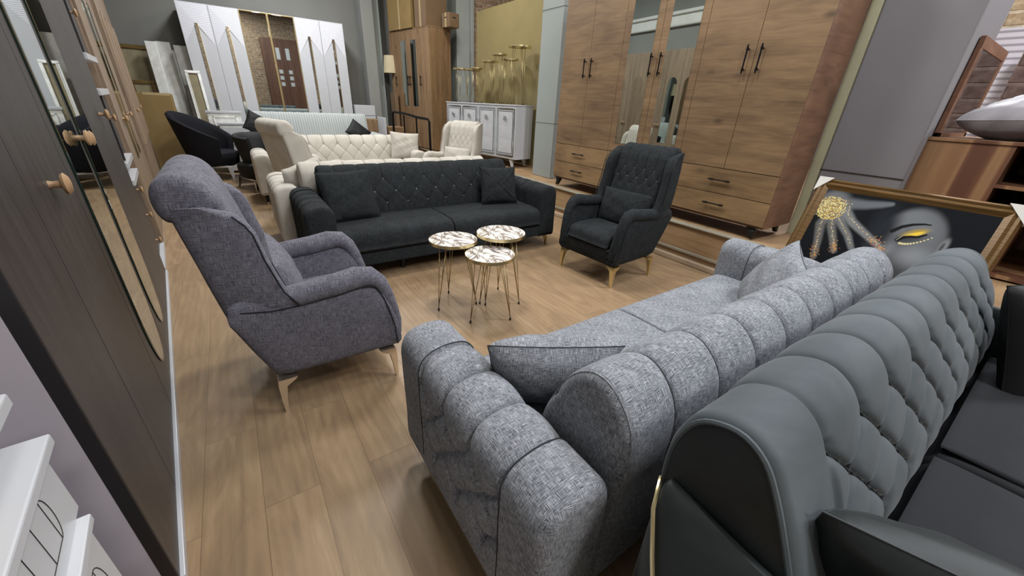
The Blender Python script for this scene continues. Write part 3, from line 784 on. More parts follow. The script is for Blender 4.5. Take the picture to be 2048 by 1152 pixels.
# far-wall pilaster between the white and the oak wardrobe
struct(MB().box(2.86, 3.12, 10.1, 10.45, 0, 4.6, .02).build('wall_pilaster', M['wall_mid']))
struct(MB().box(3.12, 3.30, 10.25, 10.45, 0, 4.6, .02).build('trim_12', M['column']))
struct(MB().box(-1.6, 2.6, 10.38, 10.45, 0, .1, .01).build('baseboard_far', M['wall_mid']))

# khaki board standing behind the sideboard
tag(MB().box(4.47, 4.50, 5.45, 7.92, .39, 3.0, .003, Tm((0, 0, 0))).build('khaki_board', M['khaki_board']), 'large plain khaki board standing behind the white sideboard', 'board')

# white sideboard
def sideboard():
    a = math.atan2(.33, 1.95)
    t = thing('sideboard', 'white four-door sideboard with mirrored borders, under a row of brass side tables', 'sideboard', (4.0, 5.74, .39), a)
    L, Dp, z0, z1 = 1.98, .42, .13, .985
    MB().box(-.012, Dp, -.01, L + .01, z1, z1 + .022, .004).build('worktop', M['white'], t)
    MB().box(.016, Dp - .005, 0, L, z0, z1, .003).build('body', M['white'], t)
    dw = L / 4
    for k in range(4):
        y0, y1 = k * dw + .003, (k + 1) * dw - .003
        d = MB().box(0, .018, y0, y1, z0 + .01, z1 - .004, .002).build('door', M['white'], t)
        m = MB()
        for (ya, yb, za, zb) in ((y0 + .02, y0 + .045, z0 + .04, z1 - .04), (y1 - .045, y1 - .02, z0 + .04, z1 - .04), (y0 + .05, y1 - .05, z1 - .062, z1 - .035), (y0 + .05, y1 - .05, z0 + .035, z0 + .075)):
            m.box(-.004, .002, ya, yb, za, zb, .001)
        m.build('mirror_border', M['chrome'], d)
        # recessed dark line and faceted diamond panel
        ya, yb, za, zb = y0 + .07, y1 - .07, z0 + .10, z1 - .09
        MB().box(-.002, .001, ya - .009, yb + .009, za - .009, zb + .009).build('dark_inlay', M['black_metal'], d)
        m = MB(); ny, nz = 1, 3
        vs = []; fs = []
        for i in range(ny):
            for j in range(nz):
                a0 = ya + (yb - ya) * i / ny; a1 = ya + (yb - ya) * (i + 1) / ny; b0 = za + (zb - za) * j / nz; b1 = za + (zb - za) * (j + 1) / nz
                o = len(vs); vs += [(-.004, a0, b0), (-.004, a1, b0), (-.004, a1, b1), (-.004, a0, b1), (-.008, (a0 + a1) / 2, (b0 + b1) / 2)]
                fs += [(o, o + 1, o + 4), (o + 1, o + 2, o + 4), (o + 2, o + 3, o + 4), (o + 3, o, o + 4)]
        m.add(vs, fs); m.build('facet_panel', M['white'], d, sharp=2)
        hy = (y0 + y1) / 2
        m = MB(); ring = [(-.028, hy + .028 * math.cos(q), z1 - .19 + .028 * math.sin(q)) for q in np.linspace(0, 2 * PI, 17)]
        m.tube(ring, .007, 8); m.tube([(-.028, hy, z1 - .19), (0, hy, z1 - .19)], .012, 10)
        m.build('ring_handle', M['chrome'], d)
    for y in (.12, L - .12):
        for x in (.05, Dp - .06):
            MB().loft([[(x + p * .03, y + q * .03, z0) for p, q in ((-1, -1), (1, -1), (1, 1), (-1, 1))], [(x + p * .014, y + q * .014 + (-.03 if y < 1 else .03), 0) for p, q in ((-1, -1), (1, -1), (1, 1), (-1, 1))]]).build('leg', M['white'], t)
    return t
sideboard()
# brass hairpin tables standing on it
a = math.atan2(.33, 1.95); dr = Vector((-math.sin(a), math.cos(a), 0)); dn = Vector((math.cos(a), math.sin(a), 0))
GT = 'brass side tables on the sideboard'
for (u, n_, h, r, lab) in ((.18, .20, .86, .185, 'tallest brass-rimmed side table on the sideboard, at its right end'), (.50, .30, .70, .14, 'brass-rimmed side table overlapping the tallest one on the sideboard'),
                        (.58, .12, .76, .13, 'second-tallest brass-rimmed side table on the sideboard, its front edge nearest'), (.95, .22, .68, .15, 'brass-rimmed side table standing in the middle of the sideboard'),
                        (1.16, .10, .57, .12, 'low brass-rimmed side table just left of the sideboard middle'), (1.42, .22, .56, .14, 'low brass-rimmed side table against the rear grey column'),
                        (1.76, .20, .58, .15, 'leftmost brass-rimmed side table on the sideboard, in front of the pale column')):
    p = Vector((4.0, 5.74, 1.397)) + dr * u + dn * n_
    hairpin_table('side_table', lab, p.x, p.y, h, r, random.uniform(0, 120), top='gold', rod=.0025, group=GT, z0=p.z)

# oak wardrobe with two narrow mirrors, cartons on top
def small_wardrobe():
    a = R(9.8)
    t = thing('wardrobe', 'light oak wardrobe with two narrow mirrors, cardboard cartons piled on top', 'wardrobe', (3.66, 8.40, .39), a)
    W, Dp, Hh = 1.62, .52, 2.32
    MB().box(.02, Dp, 0, W, .0, Hh, .003).build('carcass', M['oak_small'], t)
    MB().box(.0, Dp, -.005, W + .005, Hh, Hh + .02, .002).build('top', M['oak_small'], t)
    for k in range(4):
        y0, y1 = k * W / 4 + .003, (k + 1) * W / 4 - .003
        zb = .62 if k in (1, 2) else .03
        d = MB().box(0, .022, y0, y1, zb, Hh - .004, .002).build('door', M['oak_small'], t)
        hy = y0 + .05 if k in (0, 1) else y1 - .05
        hy = {0: y1 - .05, 1: y1 - .04, 2: y0 + .04, 3: y0 + .16}[k]
        bar_handle(d, (0, hy, 1.38), .2, r=.008)
        if k in (1, 2): MB().box(-.005, .001, y0 + .10, y1 - .09, .88, 2.14, .002).build('mirror', M['mirror'], d)
    for z0, z1 in ((.03, .32), (.325, .615)):
        MB().box(0, .022, W / 4 + .003, 3 * W / 4 - .003, z0, z1, .002).build('drawer', M['oak_small'], t)
small_wardrobe()
def carton(name, label, loc, rz, dims, mat, group=None, rot=None):
    t = thing(name, label, 'box', loc, rz, group, rot)
    a, b, c = dims
    MB().box(-a / 2, a / 2, -b / 2, b / 2, 0, c, .006).build('carton_body', mat, t)
    MB().box(-a / 2 - .001, a / 2 + .001, -.025, .025, -.0005, c + .001).build('tape', M['tape'], t)
    MB().box(-.05, .05, -b / 2 - .002, b / 2 + .002, c * .6, c * .6 + .035, .01).box(-a / 2 - .002, a / 2 + .002, -.05, .05, c * .6, c * .6 + .035, .01).build('hand_slot', M['groove'], t)
    return t
carton('cardboard_carton', 'large khaki cardboard carton on top of the light oak wardrobe, left side', (3.72, 9.48, 2.735), R(9.8), (.55, .95, .85), M['cardboard'])
carton('cardboard_carton', 'brown cardboard carton on the light oak wardrobe beside the khaki carton', (3.86, 8.73, 2.735), R(9.8), (.50, .42, .82), M['cardboard_d'])
carton('cardboard_carton', 'small brown carton at the back right corner of the light oak wardrobe top', (4.12, 8.36, 2.735), R(9.8), (.24, .26, .24), M['cardboard_d'])
# floor lamp behind the wardrobe, box panels
t = thing('floor_lamp', 'floor lamp with cream drum shade behind the light oak wardrobe', 'lamp', (3.42, 10.02, 0))
MB().loft([[(rr * math.cos(2 * PI * k / 32), rr * math.sin(2 * PI * k / 32), z) for k in range(32)] for rr, z in ((.17, 1.93), (.20, 1.93), (.17, 2.28), (.14, 2.28))]).build('lamp_shade', M['lampshade'], t)
MB().tube([(0, 0, .02), (0, 0, 2.0)], .012, 8).build('pole', M['black_metal'], t); MB().lathe([(.0005, 0), (.14, 0), (.14, .02), (.0005, .03)]).build('lamp_base', M['black_metal'], t)
tag(MB().box(3.30, 3.38, 9.65, 9.95, 0, 1.52, .004).build('flat_carton', M['cardboard_d']), 'tall narrow brown carton standing left of the light oak wardrobe', 'box')
# black iron rail (bed frame end) in front of the oak wardrobe
t = thing('bed_frame', 'black metal bed frame end standing before the light oak wardrobe', 'bed frame', (3.0, 7.6, 0), R(18))
mb = MB(); mb.tube([(0, .75, .2), (0, .75, 1.12), (0, .72, 1.16), (0, .4, 1.15), (0, .0, 1.10), (0, -.3, 1.08), (0, -.34, 1.04), (0, -.34, 0)], .022, 8); mb.build('top_rail', M['black_metal'], t)
for y in (.4, .03): MB().tube([(0, y, 0), (0, y, 1.12)], .015, 8).build('bar', M['black_metal'], t)
mb = MB(); mb.tube([(0, .75, 0), (0, .75, .22)], .022, 8); mb.build('leg', M['black_metal'], t)

# ------------------------------------------------------------------ white six-door wardrobe on the far wall
def white_wardrobe():
    t = thing('wardrobe', 'large white six-door wardrobe with gold-edged mirror doors on the far wall', 'wardrobe', (-.325, 9.78, 0))
    W, Hh = 2.69, 2.74; dw = W / 6
    MB().box(0, W, .022, .58, .0, Hh, .003).build('carcass', M['white'], t)
    for k in range(6):
        x0, x1 = k * dw + .002, (k + 1) * dw - .002
        if k in (2, 3):
            d = MB().box(x0, x1, 0, .02, .06, Hh - .005, .001).build('door', M['brass_pale'], t)
            MB().box(x0 + .014, x1 - .014, -.004, .001, .08, Hh - .02, .001).build('mirror', M['mirror'], d)
        else:
            d = MB().box(x0, x1, 0, .02, .06, Hh - .005, .001).build('door', M['white'], t)
            # ribbed relief fans at the top, narrow mirror inlay
            xm = (x0 + x1) / 2
            m = MB(); m.add([(x0 + .01, -.001, Hh - .02), (x1 - .01, -.001, Hh - .02), (xm, -.012, Hh - .30)], [(0, 1, 2)])
            m.add([(x0 + .01, -.001, Hh - .02), (xm, -.012, Hh - .30), (x0 + .01, -.001, Hh - .62)], [(0, 1, 2)])
            m.add([(x1 - .01, -.001, Hh - .02), (xm, -.012, Hh - .30), (x1 - .01, -.001, Hh - .62)], [(0, 2, 1)])
            m.build('ribbed_relief', M['ribbed'], d, sharp=1)
            MB().box(xm - .022, xm + .022, -.016, -.001, .25, Hh - .30, .002).build('mirror_strip', M['mirror'], d)
            MB().box(xm + .022, xm + .027, -.017, -.001, .25, Hh - .30).build('gold_edge', M['gold'], d)
white_wardrobe()
# leaning wrapped panels, frames, carton, white bedroom pieces
def lean(name, label, cat, x0, x1, y, z0, z1, th, tilt, mat, rz=0, group=None, frame=None):
    t = thing(name, label, cat, (x0, y, z0), 0, group, (-tilt, 0, rz))
    w_ = x1 - x0; h_ = z1 - z0
    if frame:
        f, inner = frame
        MB().box(f, w_ - f, .012, th - .004, f, h_ - f).build('canvas', inner, t)
        m = MB(); m.box(0, w_, 0, th, 0, f, .008).box(0, w_, 0, th, h_ - f, h_, .008).box(0, f, 0, th, f, h_ - f, .008).box(w_ - f, w_, 0, th, f, h_ - f, .008); m.build('frame', mat, t)
        m = MB(); g = f * .75; m.box(g, w_ - g, -.008, .002, g, g + .012).box(g, w_ - g, -.008, .002, h_ - g - .012, h_ - g).box(g, g + .012, -.008, .002, g, h_ - g).box(w_ - g - .012, w_ - g, -.008, .002, g, h_ - g); m.build('inner_bead', M['gilt'] if f > .05 else mat, t)
    else: MB().box(0, w_, 0, th, 0, h_, .005).build('panel', mat, t)
    return t
lean('picture_frame', 'gilded picture frame with faded canvas hanging on the dark far wall', 'picture frame', -1.35, -.55, 10.32, 1.22, 2.06, .06, R(4), M['gilt_dark'], frame=(.07, M['canvas_old']))
lean('picture_frame', 'small gilded picture frame standing behind the khaki carton', 'picture frame', -1.30, -.95, 10.12, .7, 1.50, .05, R(4), M['gilt_dark'], frame=(.06, M['canvas_old']))
lean('wrapped_panel', 'film-wrapped white panel leaning on the far wall, leftmost of three', 'panel', -.93, -.78, 9.95, 0, 2.12, .10, R(4), M['white_wrap'], rz=R(-8))
lean('wrapped_panel', 'film-wrapped white panel leaning on the far wall, middle of three', 'panel', -.77, -.57, 10.06, 0, 2.14, .04, R(4), M['white_wrap'])
lean('wrapped_panel', 'film-wrapped white panel leaning next to the white wardrobe, with a dark slot', 'panel', -.53, -.34, 10.0, 0, 2.10, .05, R(4), M['white_wrap'])
tag(MB().box(-.56, -.53, 9.98, 10.1, 0, 2.0, .004).build('grey_board', M['wall_mid']), 'thin grey board squeezed between the wrapped white panels', 'board')
lean('mirror_frame', 'narrow white framed mirror leaning in front of the wrapped panels', 'mirror', -.44, -.22, 9.55, 0, 1.70, .04, R(5), M['white_wrap'], rz=R(4), frame=(.04, M['canvas_old']))
t = thing('cardboard_carton', 'flat khaki cardboard carton leaning beside the navy tub chair', 'box', (-1.30, 9.36, 0), 0, None, (R(-5), 0, R(-2)))
MB().box(0, .58, 0, .16, 0, 1.31, .012).build('carton_body', M['cardboard'], t)
MB().box(.20, .56, -.003, .163, 1.27, 1.316, .004).build('tape', M['tape'], t)
t = thing('headboard', 'white panelled headboard piece wrapped in film behind the navy tub chair', 'headboard', (-.28, 9.30, 0))
MB().box(0, .50, 0, .07, .0, 1.02, .004).build('board', M['white_wrap'], t); MB().box(-.02, .52, -.02, .09, 1.02, 1.06, .006).build('top_rail', M['white'], t)
mb = MB(); mb.box(.07, .43, -.012, .0, .95, .97, .003).box(.07, .43, -.012, 0, .80, .82, .003).box(.07, .09, -.012, 0, .80, .97, .003).box(.41, .43, -.012, 0, .80, .97, .003); mb.build('moulding', M['white_wrap'], t)
t = thing('nightstand', 'white nightstand standing between the headboard piece and the striped sofa', 'nightstand', (-.14, 9.07, 0))
MB().box(0, .42, 0, .19, .04, .84, .004).build('body', M['white_wrap'], t); MB().box(-.02, .44, -.02, .20, .84, .875, .006).build('top', M['white'], t)
MB().box(.03, .39, -.014, 0, .5, .8, .004).build('drawer', M['white'], t)
for (z0, lab) in ((1.02, 'flat white carton, upper of two stacked beside the white wardrobe'), (.80, 'flat white carton, lower of two stacked beside the white wardrobe')):
    tag(MB().box(2.40, 2.84, 9.72, 10.1, z0 + .003, z0 + .215, .006).build('white_carton', M['white']), lab, 'box', 'white cartons by the pilaster')
tag(MB().box(2.38, 2.86, 9.70, 10.1, 0, .80, .005).build('white_crate', M['white_side']), 'white base unit carrying two flat white cartons beside the white wardrobe', 'cabinet')
tag(MB().box(2.32, 2.80, 9.0, 9.4, 0, .98, .005).build('wooden_cabinet', M['oak_small']), 'brown wooden box unit left of the black metal bed frame', 'cabinet')
tag(MB().box(2.72, 3.1, 8.55, 8.95, 0, .86, .005).build('wooden_box', M['oak_small']), 'lower brown wooden box beside the taller brown box unit', 'cabinet')
tag(MB().box(2.66, 2.685, 8.5, 9.0, 0, 1.04, .004, Tm((0, 0, 0))).build('white_side_panel', M['white']), 'upright white panel edge at the right end of the striped sofa', 'panel')

# striped sofa
def striped_sofa():
    t = thing('striped_sofa', 'pale grey striped sofa in front of the white wardrobe', 'sofa', (1.33, 8.37, 0), PI)
    HL = 1.16
    bp = [(-.12, .40), (-.16, .6), (-.22, .85), (-.27, 1.0), (-.33, 1.09), (-.42, 1.06), (-.45, .9), (-.43, .6), (-.42, .15), (-.2, .14)]
    m = MB(); sweep(m, bp, -HL + .15, HL - .15, 120, 70, 'X', lambda u, s, P: -.008 * (1 - abs(math.sin(PI * u / .14)) ** .4), .05); m.build('backrest', M['stripe'], t)
    MB().box(-HL + .1, HL - .1, -.4, .42, .13, .43, .04).build('seat_cushion', M['stripe'], t)
    for s in (-1, 1):
        c = s * (HL - .06); m = MB()
        sweep(m, [(c - .12, .14), (c - .12, .5), (c - .15, .62), (c - .12, .72), (c, .76), (c + .12, .72), (c + .15, .62), (c + .12, .5), (c + .12, .14)], -.42, .42, 60, 60, 'Y', lambda u, s_, P: -.010 * (1 - abs(math.sin(PI * u / .14)) ** .4), .05)
        m.build('armrest', M['stripe'], t)
        for y in (-.34, .34): block_leg(t, s * (HL - .12), y, .14, M['black_metal'])
striped_sofa()
pillow('throw_pillow', 'dark charcoal cushion at the left end of the striped sofa', (.40, 8.42, .90), (R(-14), R(30), R(10)), M['black_cloth'], .34, .34, .14, 21)
pillow('throw_pillow', 'dark charcoal cushion at the right end of the striped sofa', (2.06, 8.30, .78), (R(-30), R(38), R(-10)), M['black_cloth'], .40, .34, .14, 22)

# navy tub armchair
def tub_chair(name, label, loc, rz, mat, legm, hi=.80, lo=.30, sx=.40, sy=.38, base=.26):
    t = thing(name, label, 'armchair', loc, rz)      # front towards +y
    rings = []
    n = 44
    for k in range(n + 1):
        th = -128 + 256 * k / n; a = R(th - 90)
        c = (1 + math.cos(R(th))) / 2
        top = base + lo + (hi - lo) * c ** 1.0
        out = .05 + .08 * c; ca, sa = math.cos(a), math.sin(a)
        sec = []
        for f, off, tk in ((0, -.06, -1), (.15, 0, -1), (.5, out * .45, -1), (.85, out * .85, -1), (.97, out - .0, -1), (1.0, out - .035, 0), (.97, out - .07, 1), (.85, out * .85 - .085, 1), (.5, out * .45 - .09, 1), (.15, -.09, 1), (0, -.10, 1)):
            z = base - .03 + f * (top - base + .03)
            sec.append(((sx + off) * ca, (sy + off) * sa, z))
        rings.append(sec)
    MB().loft(rings).build('shell', mat, t, 60)
    m = MB(); m.loft([[(rx * math.cos(2 * PI * k / 32), ry * math.sin(2 * PI * k / 32) + .02, z) for k in range(32)] for rx, ry, z in ((.28, .27, base - .04), (.36, .34, base), (.37, .36, base + .13), (.36, .35, base + .18), (.30, .29, base + .20), (.1, .1, base + .205))]); m.build('seat_cushion', mat, t, 60)
    for s in (-1, 1):
        for y in (-.28, .30): MB().loft([[(s * .28 + p * .025, y + q * .03, base - .03) for p, q in ((-1, -1), (1, -1), (1, 1), (-1, 1))], [(s * .31 + p * .012, y * 1.1 + q * .012, 0) for p, q in ((-1, -1), (1, -1), (1, 1), (-1, 1))]]).build('leg', legm, t)
        MB().box(s * .27 - .015, s * .27 + .015, -.30, .32, base - .05, base - .02, .004).build('leg_rail', legm, t)
    return t
tub_chair('tub_armchair', 'navy velvet tub armchair with white metal legs in front of the khaki carton', (-.33, 8.62, 0), R(-108), M['navy_velvet'], M['white'], hi=.80, lo=.33, sx=.37, sy=.35)
tub_chair('tub_armchair', 'black satin tub armchair squeezed behind the cream sofa arm', (.33, 7.50, 0), R(200), M['black_cloth'], M['chrome'], hi=.62, lo=.56, base=.2, sx=.24, sy=.22)

# ------------------------------------------------------------------ left row (rotated frame: x = out of the row, y = along it)
ROW0 = Vector((-.318, 0, 0))
def row_thing(name, label, cat, u=0, group=None):
    d = Vector((-math.sin(TH), math.cos(TH), 0)); return thing(name, label, cat, ROW0 + d * u, TH, group)
def knob(parent, n, u, z, mat=None, s=1.0, shape='leaf'):
    mb = MB(); T = Tm((n, u, z), (0, PI / 2, 0))
    mb.lathe([(.0005, 0), (.009 * s, 0), (.007 * s, .008 * s), (.008 * s, .018 * s), (.021 * s, .022 * s), (.024 * s, .027 * s), (.016 * s, .033 * s), (.0005, .035 * s)], 16, T)
    return mb.build('knob', mat or M['knob_wood'], parent)
def black_wardrobe():
    t = row_thing('wardrobe', 'black wood-grain wardrobe with white sides and two round-ended mirrors, along the left edge', 'wardrobe')
    U0, U1, Hh = 1.10, 4.02, 2.45
    MB().box(-.56, -.03, U0, U1, .035, Hh, .002).build('carcass', M['white_side'], t)
    MB().box(-.54, .012, U0 + .01, U1, 0, .032, .003).build('plinth', M['white'], t)
    MB().box(-.03, -.001, U0, U0 + .004, .036, Hh, .0).build('edge_band', M['black_edge'], t)
    gr = [U0 + .004, 1.50, 2.03, 2.53, 3.06, 3.55, U1]
    for k in range(6):
        a, b = gr[k] + .0025, gr[k + 1] - .0025
        d = MB().box(-.03, 0, a, b, .036, Hh, .0015).build('door', M['black_door'], t)
        if k == 1: knob(d, 0, 1.72, 1.125, s=1.35)
        if k == 2: knob(d, 0, b - .05, 1.19, s=1.35)
        if k == 3: knob(d, 0, a + .05, 1.18, s=1.35)
        if k == 5: knob(d, 0, a + .06, 1.23, s=1.35)
        if k in (2, 3):
            c = (a + b) / 2 + (.03 if k == 2 else -.02); hw = .185; zb = .15; pts = []
            for j in range(25):
                th = PI + PI * j / 24; pts.append((c + hw * math.cos(th), zb + .32 + .32 * math.sin(th)))
            pts += [(c + hw, Hh - .2), (c - hw, Hh - .2)]
            def ring(s, x): 
                return [(x, c + (p - c) * s, q if s == 1 else q + (.008 if q < 1 else -.008) * (1 - s) / .05) for p, q in pts]
            MB().loft([[(.0005, p, q) for p, q in pts], [(.005, p, q) for p, q in pts]]).build('mirror_bevel', M['mirror_bevel'], d, sharp=20)
            MB().loft([[(.0045, c + (p - c) * .95, q + (.012 if q < .4 else 0)) for p, q in pts], [(.0065, c + (p - c) * .94, q + (.014 if q < .4 else 0)) for p, q in pts]]).build('mirror', M['mirror'], d, sharp=20)
black_wardrobe()
def shelf_tower():
    t = row_thing('shelf_unit', 'open corner shelf unit with white shelves and black drawer boxes beyond the black wardrobe', 'shelf unit')
    U0, U1 = 4.04, 4.80
    MB().box(-.56, -.50, U0, U1, .05, 2.45, .002).build('back_panel', M['oak_warm'], t)
    MB().box(-.56, -.02, U1 - .02, U1, .05, 2.45, .002).build('side_panel', M['oak_row'], t)
    MB().box(-.56, .0, U0, U1, 0, .045, .002).build('plinth', M['white'], t)
    for z in (2.02, 1.565, 1.35, .86, .735): MB().box(-.5, .012, U0 + .01, U1 - .10, z - .02, z + .02, .002).build('shelf', M['white'], t)
    for z0, z1 in ((1.59, 1.99), (.885, 1.325), (.05, .70)):
        d = MB().box(-.5, -.03, U0 + .12, U1 - .03, z0, z1, .002).build('drawer', M['black_door'], t)
        if z0 > .5: knob(d, -.03, (U0 + U1) / 2 + .1, (z0 + z1) / 2 + .06, s=1.2)
        else:
            for z in (.60, .38, .15): knob(d, -.03, U0 + .5, z, s=1.2)
        if z0 > .5: MB().box(-.03, .0, U0 + .12, U0 + .14, z0, z1).build('edge_band', M['black_edge'], d)
    MB().box(-.49, -.10, U0 + .03, U0 + .4, 1.39, 1.545, .03).build('wooden_block', M['oak_warm'], t)
shelf_tower()
def row_wardrobe(label, U0, U1, mat, n, mirrors=(), arches=(), Hh=2.62, knobs=True, ds=0.0):
    t = row_thing('wardrobe', label, 'wardrobe')
    MB().box(-.56, -.02 + ds, U0, U1, .04, Hh, .002).build('carcass', mat, t)
    MB().box(-.54, -.01 + ds, U0, U1, 0, .04).build('plinth', M['white'] if U0 < 5 else mat, t)
    dw = (U1 - U0) / n
    for k in range(n):
        a, b = U0 + k * dw + .003, U0 + (k + 1) * dw - .003
        d = MB().box(-.02 + ds, ds, a, b, .05, Hh - .01, .002).build('door', mat, t)
        c = (a + b) / 2
        if k in arches or k in mirrors:
            hw = dw * .28; z0, z1 = .75, 1.95
            pts = [(c - hw, z0), (c + hw, z0)] + [(c + hw * math.cos(th), z1 + hw * 1.2 * math.sin(th)) for th in np.linspace(0, PI, 14)]
            if k in mirrors: MB().loft([[(ds - .001, p, q) for p, q in pts], [(ds + .006, p, q) for p, q in pts]]).build('mirror', M['mirror'], d, sharp=20)
            else:
                m = MB()
                for j in range(7):
                    x = c - hw + hw * 2 * (j + .5) / 7; top = z1 + hw * 1.2 * math.sqrt(max(0, 1 - ((x - c) / hw) ** 2)) - .01
                    m.tube([(ds - .002, x, z0), (ds - .002, x, top)], hw / 8, 8)
                m.build('fluting', mat, d)
        if knobs: knob(d, ds, (b - .035) if k % 2 == 0 else (a + .035), 1.12, s=1.2)
    return t
row_wardrobe('pinkish oak wardrobe with round knobs, first beyond the open shelf unit', 4.83, 6.55, M['oak_row'], 4, mirrors=(1, 2))
row_wardrobe('oak wardrobe with fluted arch doors, last in the left row', 6.62, 8.95, M['oak_row'], 4, arches=(0, 1, 2, 3), ds=.03)

# white dressing unit at the bottom left
def white_unit():
    t = row_thing('dressing_unit', 'white low dressing unit with oval grooved drawers in the bottom left corner', 'dresser')
    MB().box(-.62, .0, .15, .84, .04, .635, .004).build('lower_body', M['white'], t)
    MB().box(-.62, .014, .13, .842, .628, .648, .003).build('lower_top', M['white'], t)
    up = MB().box(-.62, -.004, .12, .872, .648, .80, .003).build('upper_drawer', M['white'], t)
    MB().box(-.63, .012, .10, .886, .80, .824, .004).build('top_slab', M['white'], t)
    MB().box(-.62, .0, .10, .875, .906, .932, .004).build('raised_shelf', M['white'], t)
    MB().box(-.62, -.58, .10, .60, .824, .906, .002).build('shelf_support', M['white'], t)
    def oval(u1, u0, z0, z1, x, parent):
        r = (z1 - z0) / 2; zc = (z0 + z1) / 2; m = MB(); L = []
        for q in np.linspace(-PI / 2, PI / 2, 18): L.append((x, u1 - r * .45 + r * .45 * math.cos(q) , zc + r * math.sin(q)))
        L = [(x, u0, z0)] + L + [(x, u0, z1)]
        m.tube(L, .0011, 5)
        u = u1 - r * .45
        while u > u0: m.tube([(x, u, z0), (x, u, z1)], .0010, 5); u -= .055
        m.build('oval_groove', M['groove'], parent)
    oval(.79, .2, .682, .775, -.004, up)
    lo = MB().box(-.02, .004, .17, .836, .06, .62, .003).build('lower_drawer', M['white'], t)
    oval(.79, .2, .44, .585, .004, lo)
white_unit()
t = row_thing('wooden_box', 'small rounded brown wooden box on the white dressing unit, at the left edge', 'box')
MB().box(-.45, -.018, .45, .725, .8245, .868, .02).build('box_body', M['oak_warm'], t)
RT = Matrix.Translation(ROW0) @ Matrix.Rotation(TH, 4, 'Z')
struct(MB().box(-.80, -.66, -3.4, 10.6, 0, 4.6, T=RT).build('wall_left', M['wall_mid']))
struct(MB().box(-.66, -.56, -3.4, 10.6, 3.16, 3.40, .04, T=RT).box(-.66, -.50, -3.4, 10.6, 3.38, 3.45, .02, T=RT).build('trim_13', M['crown']))

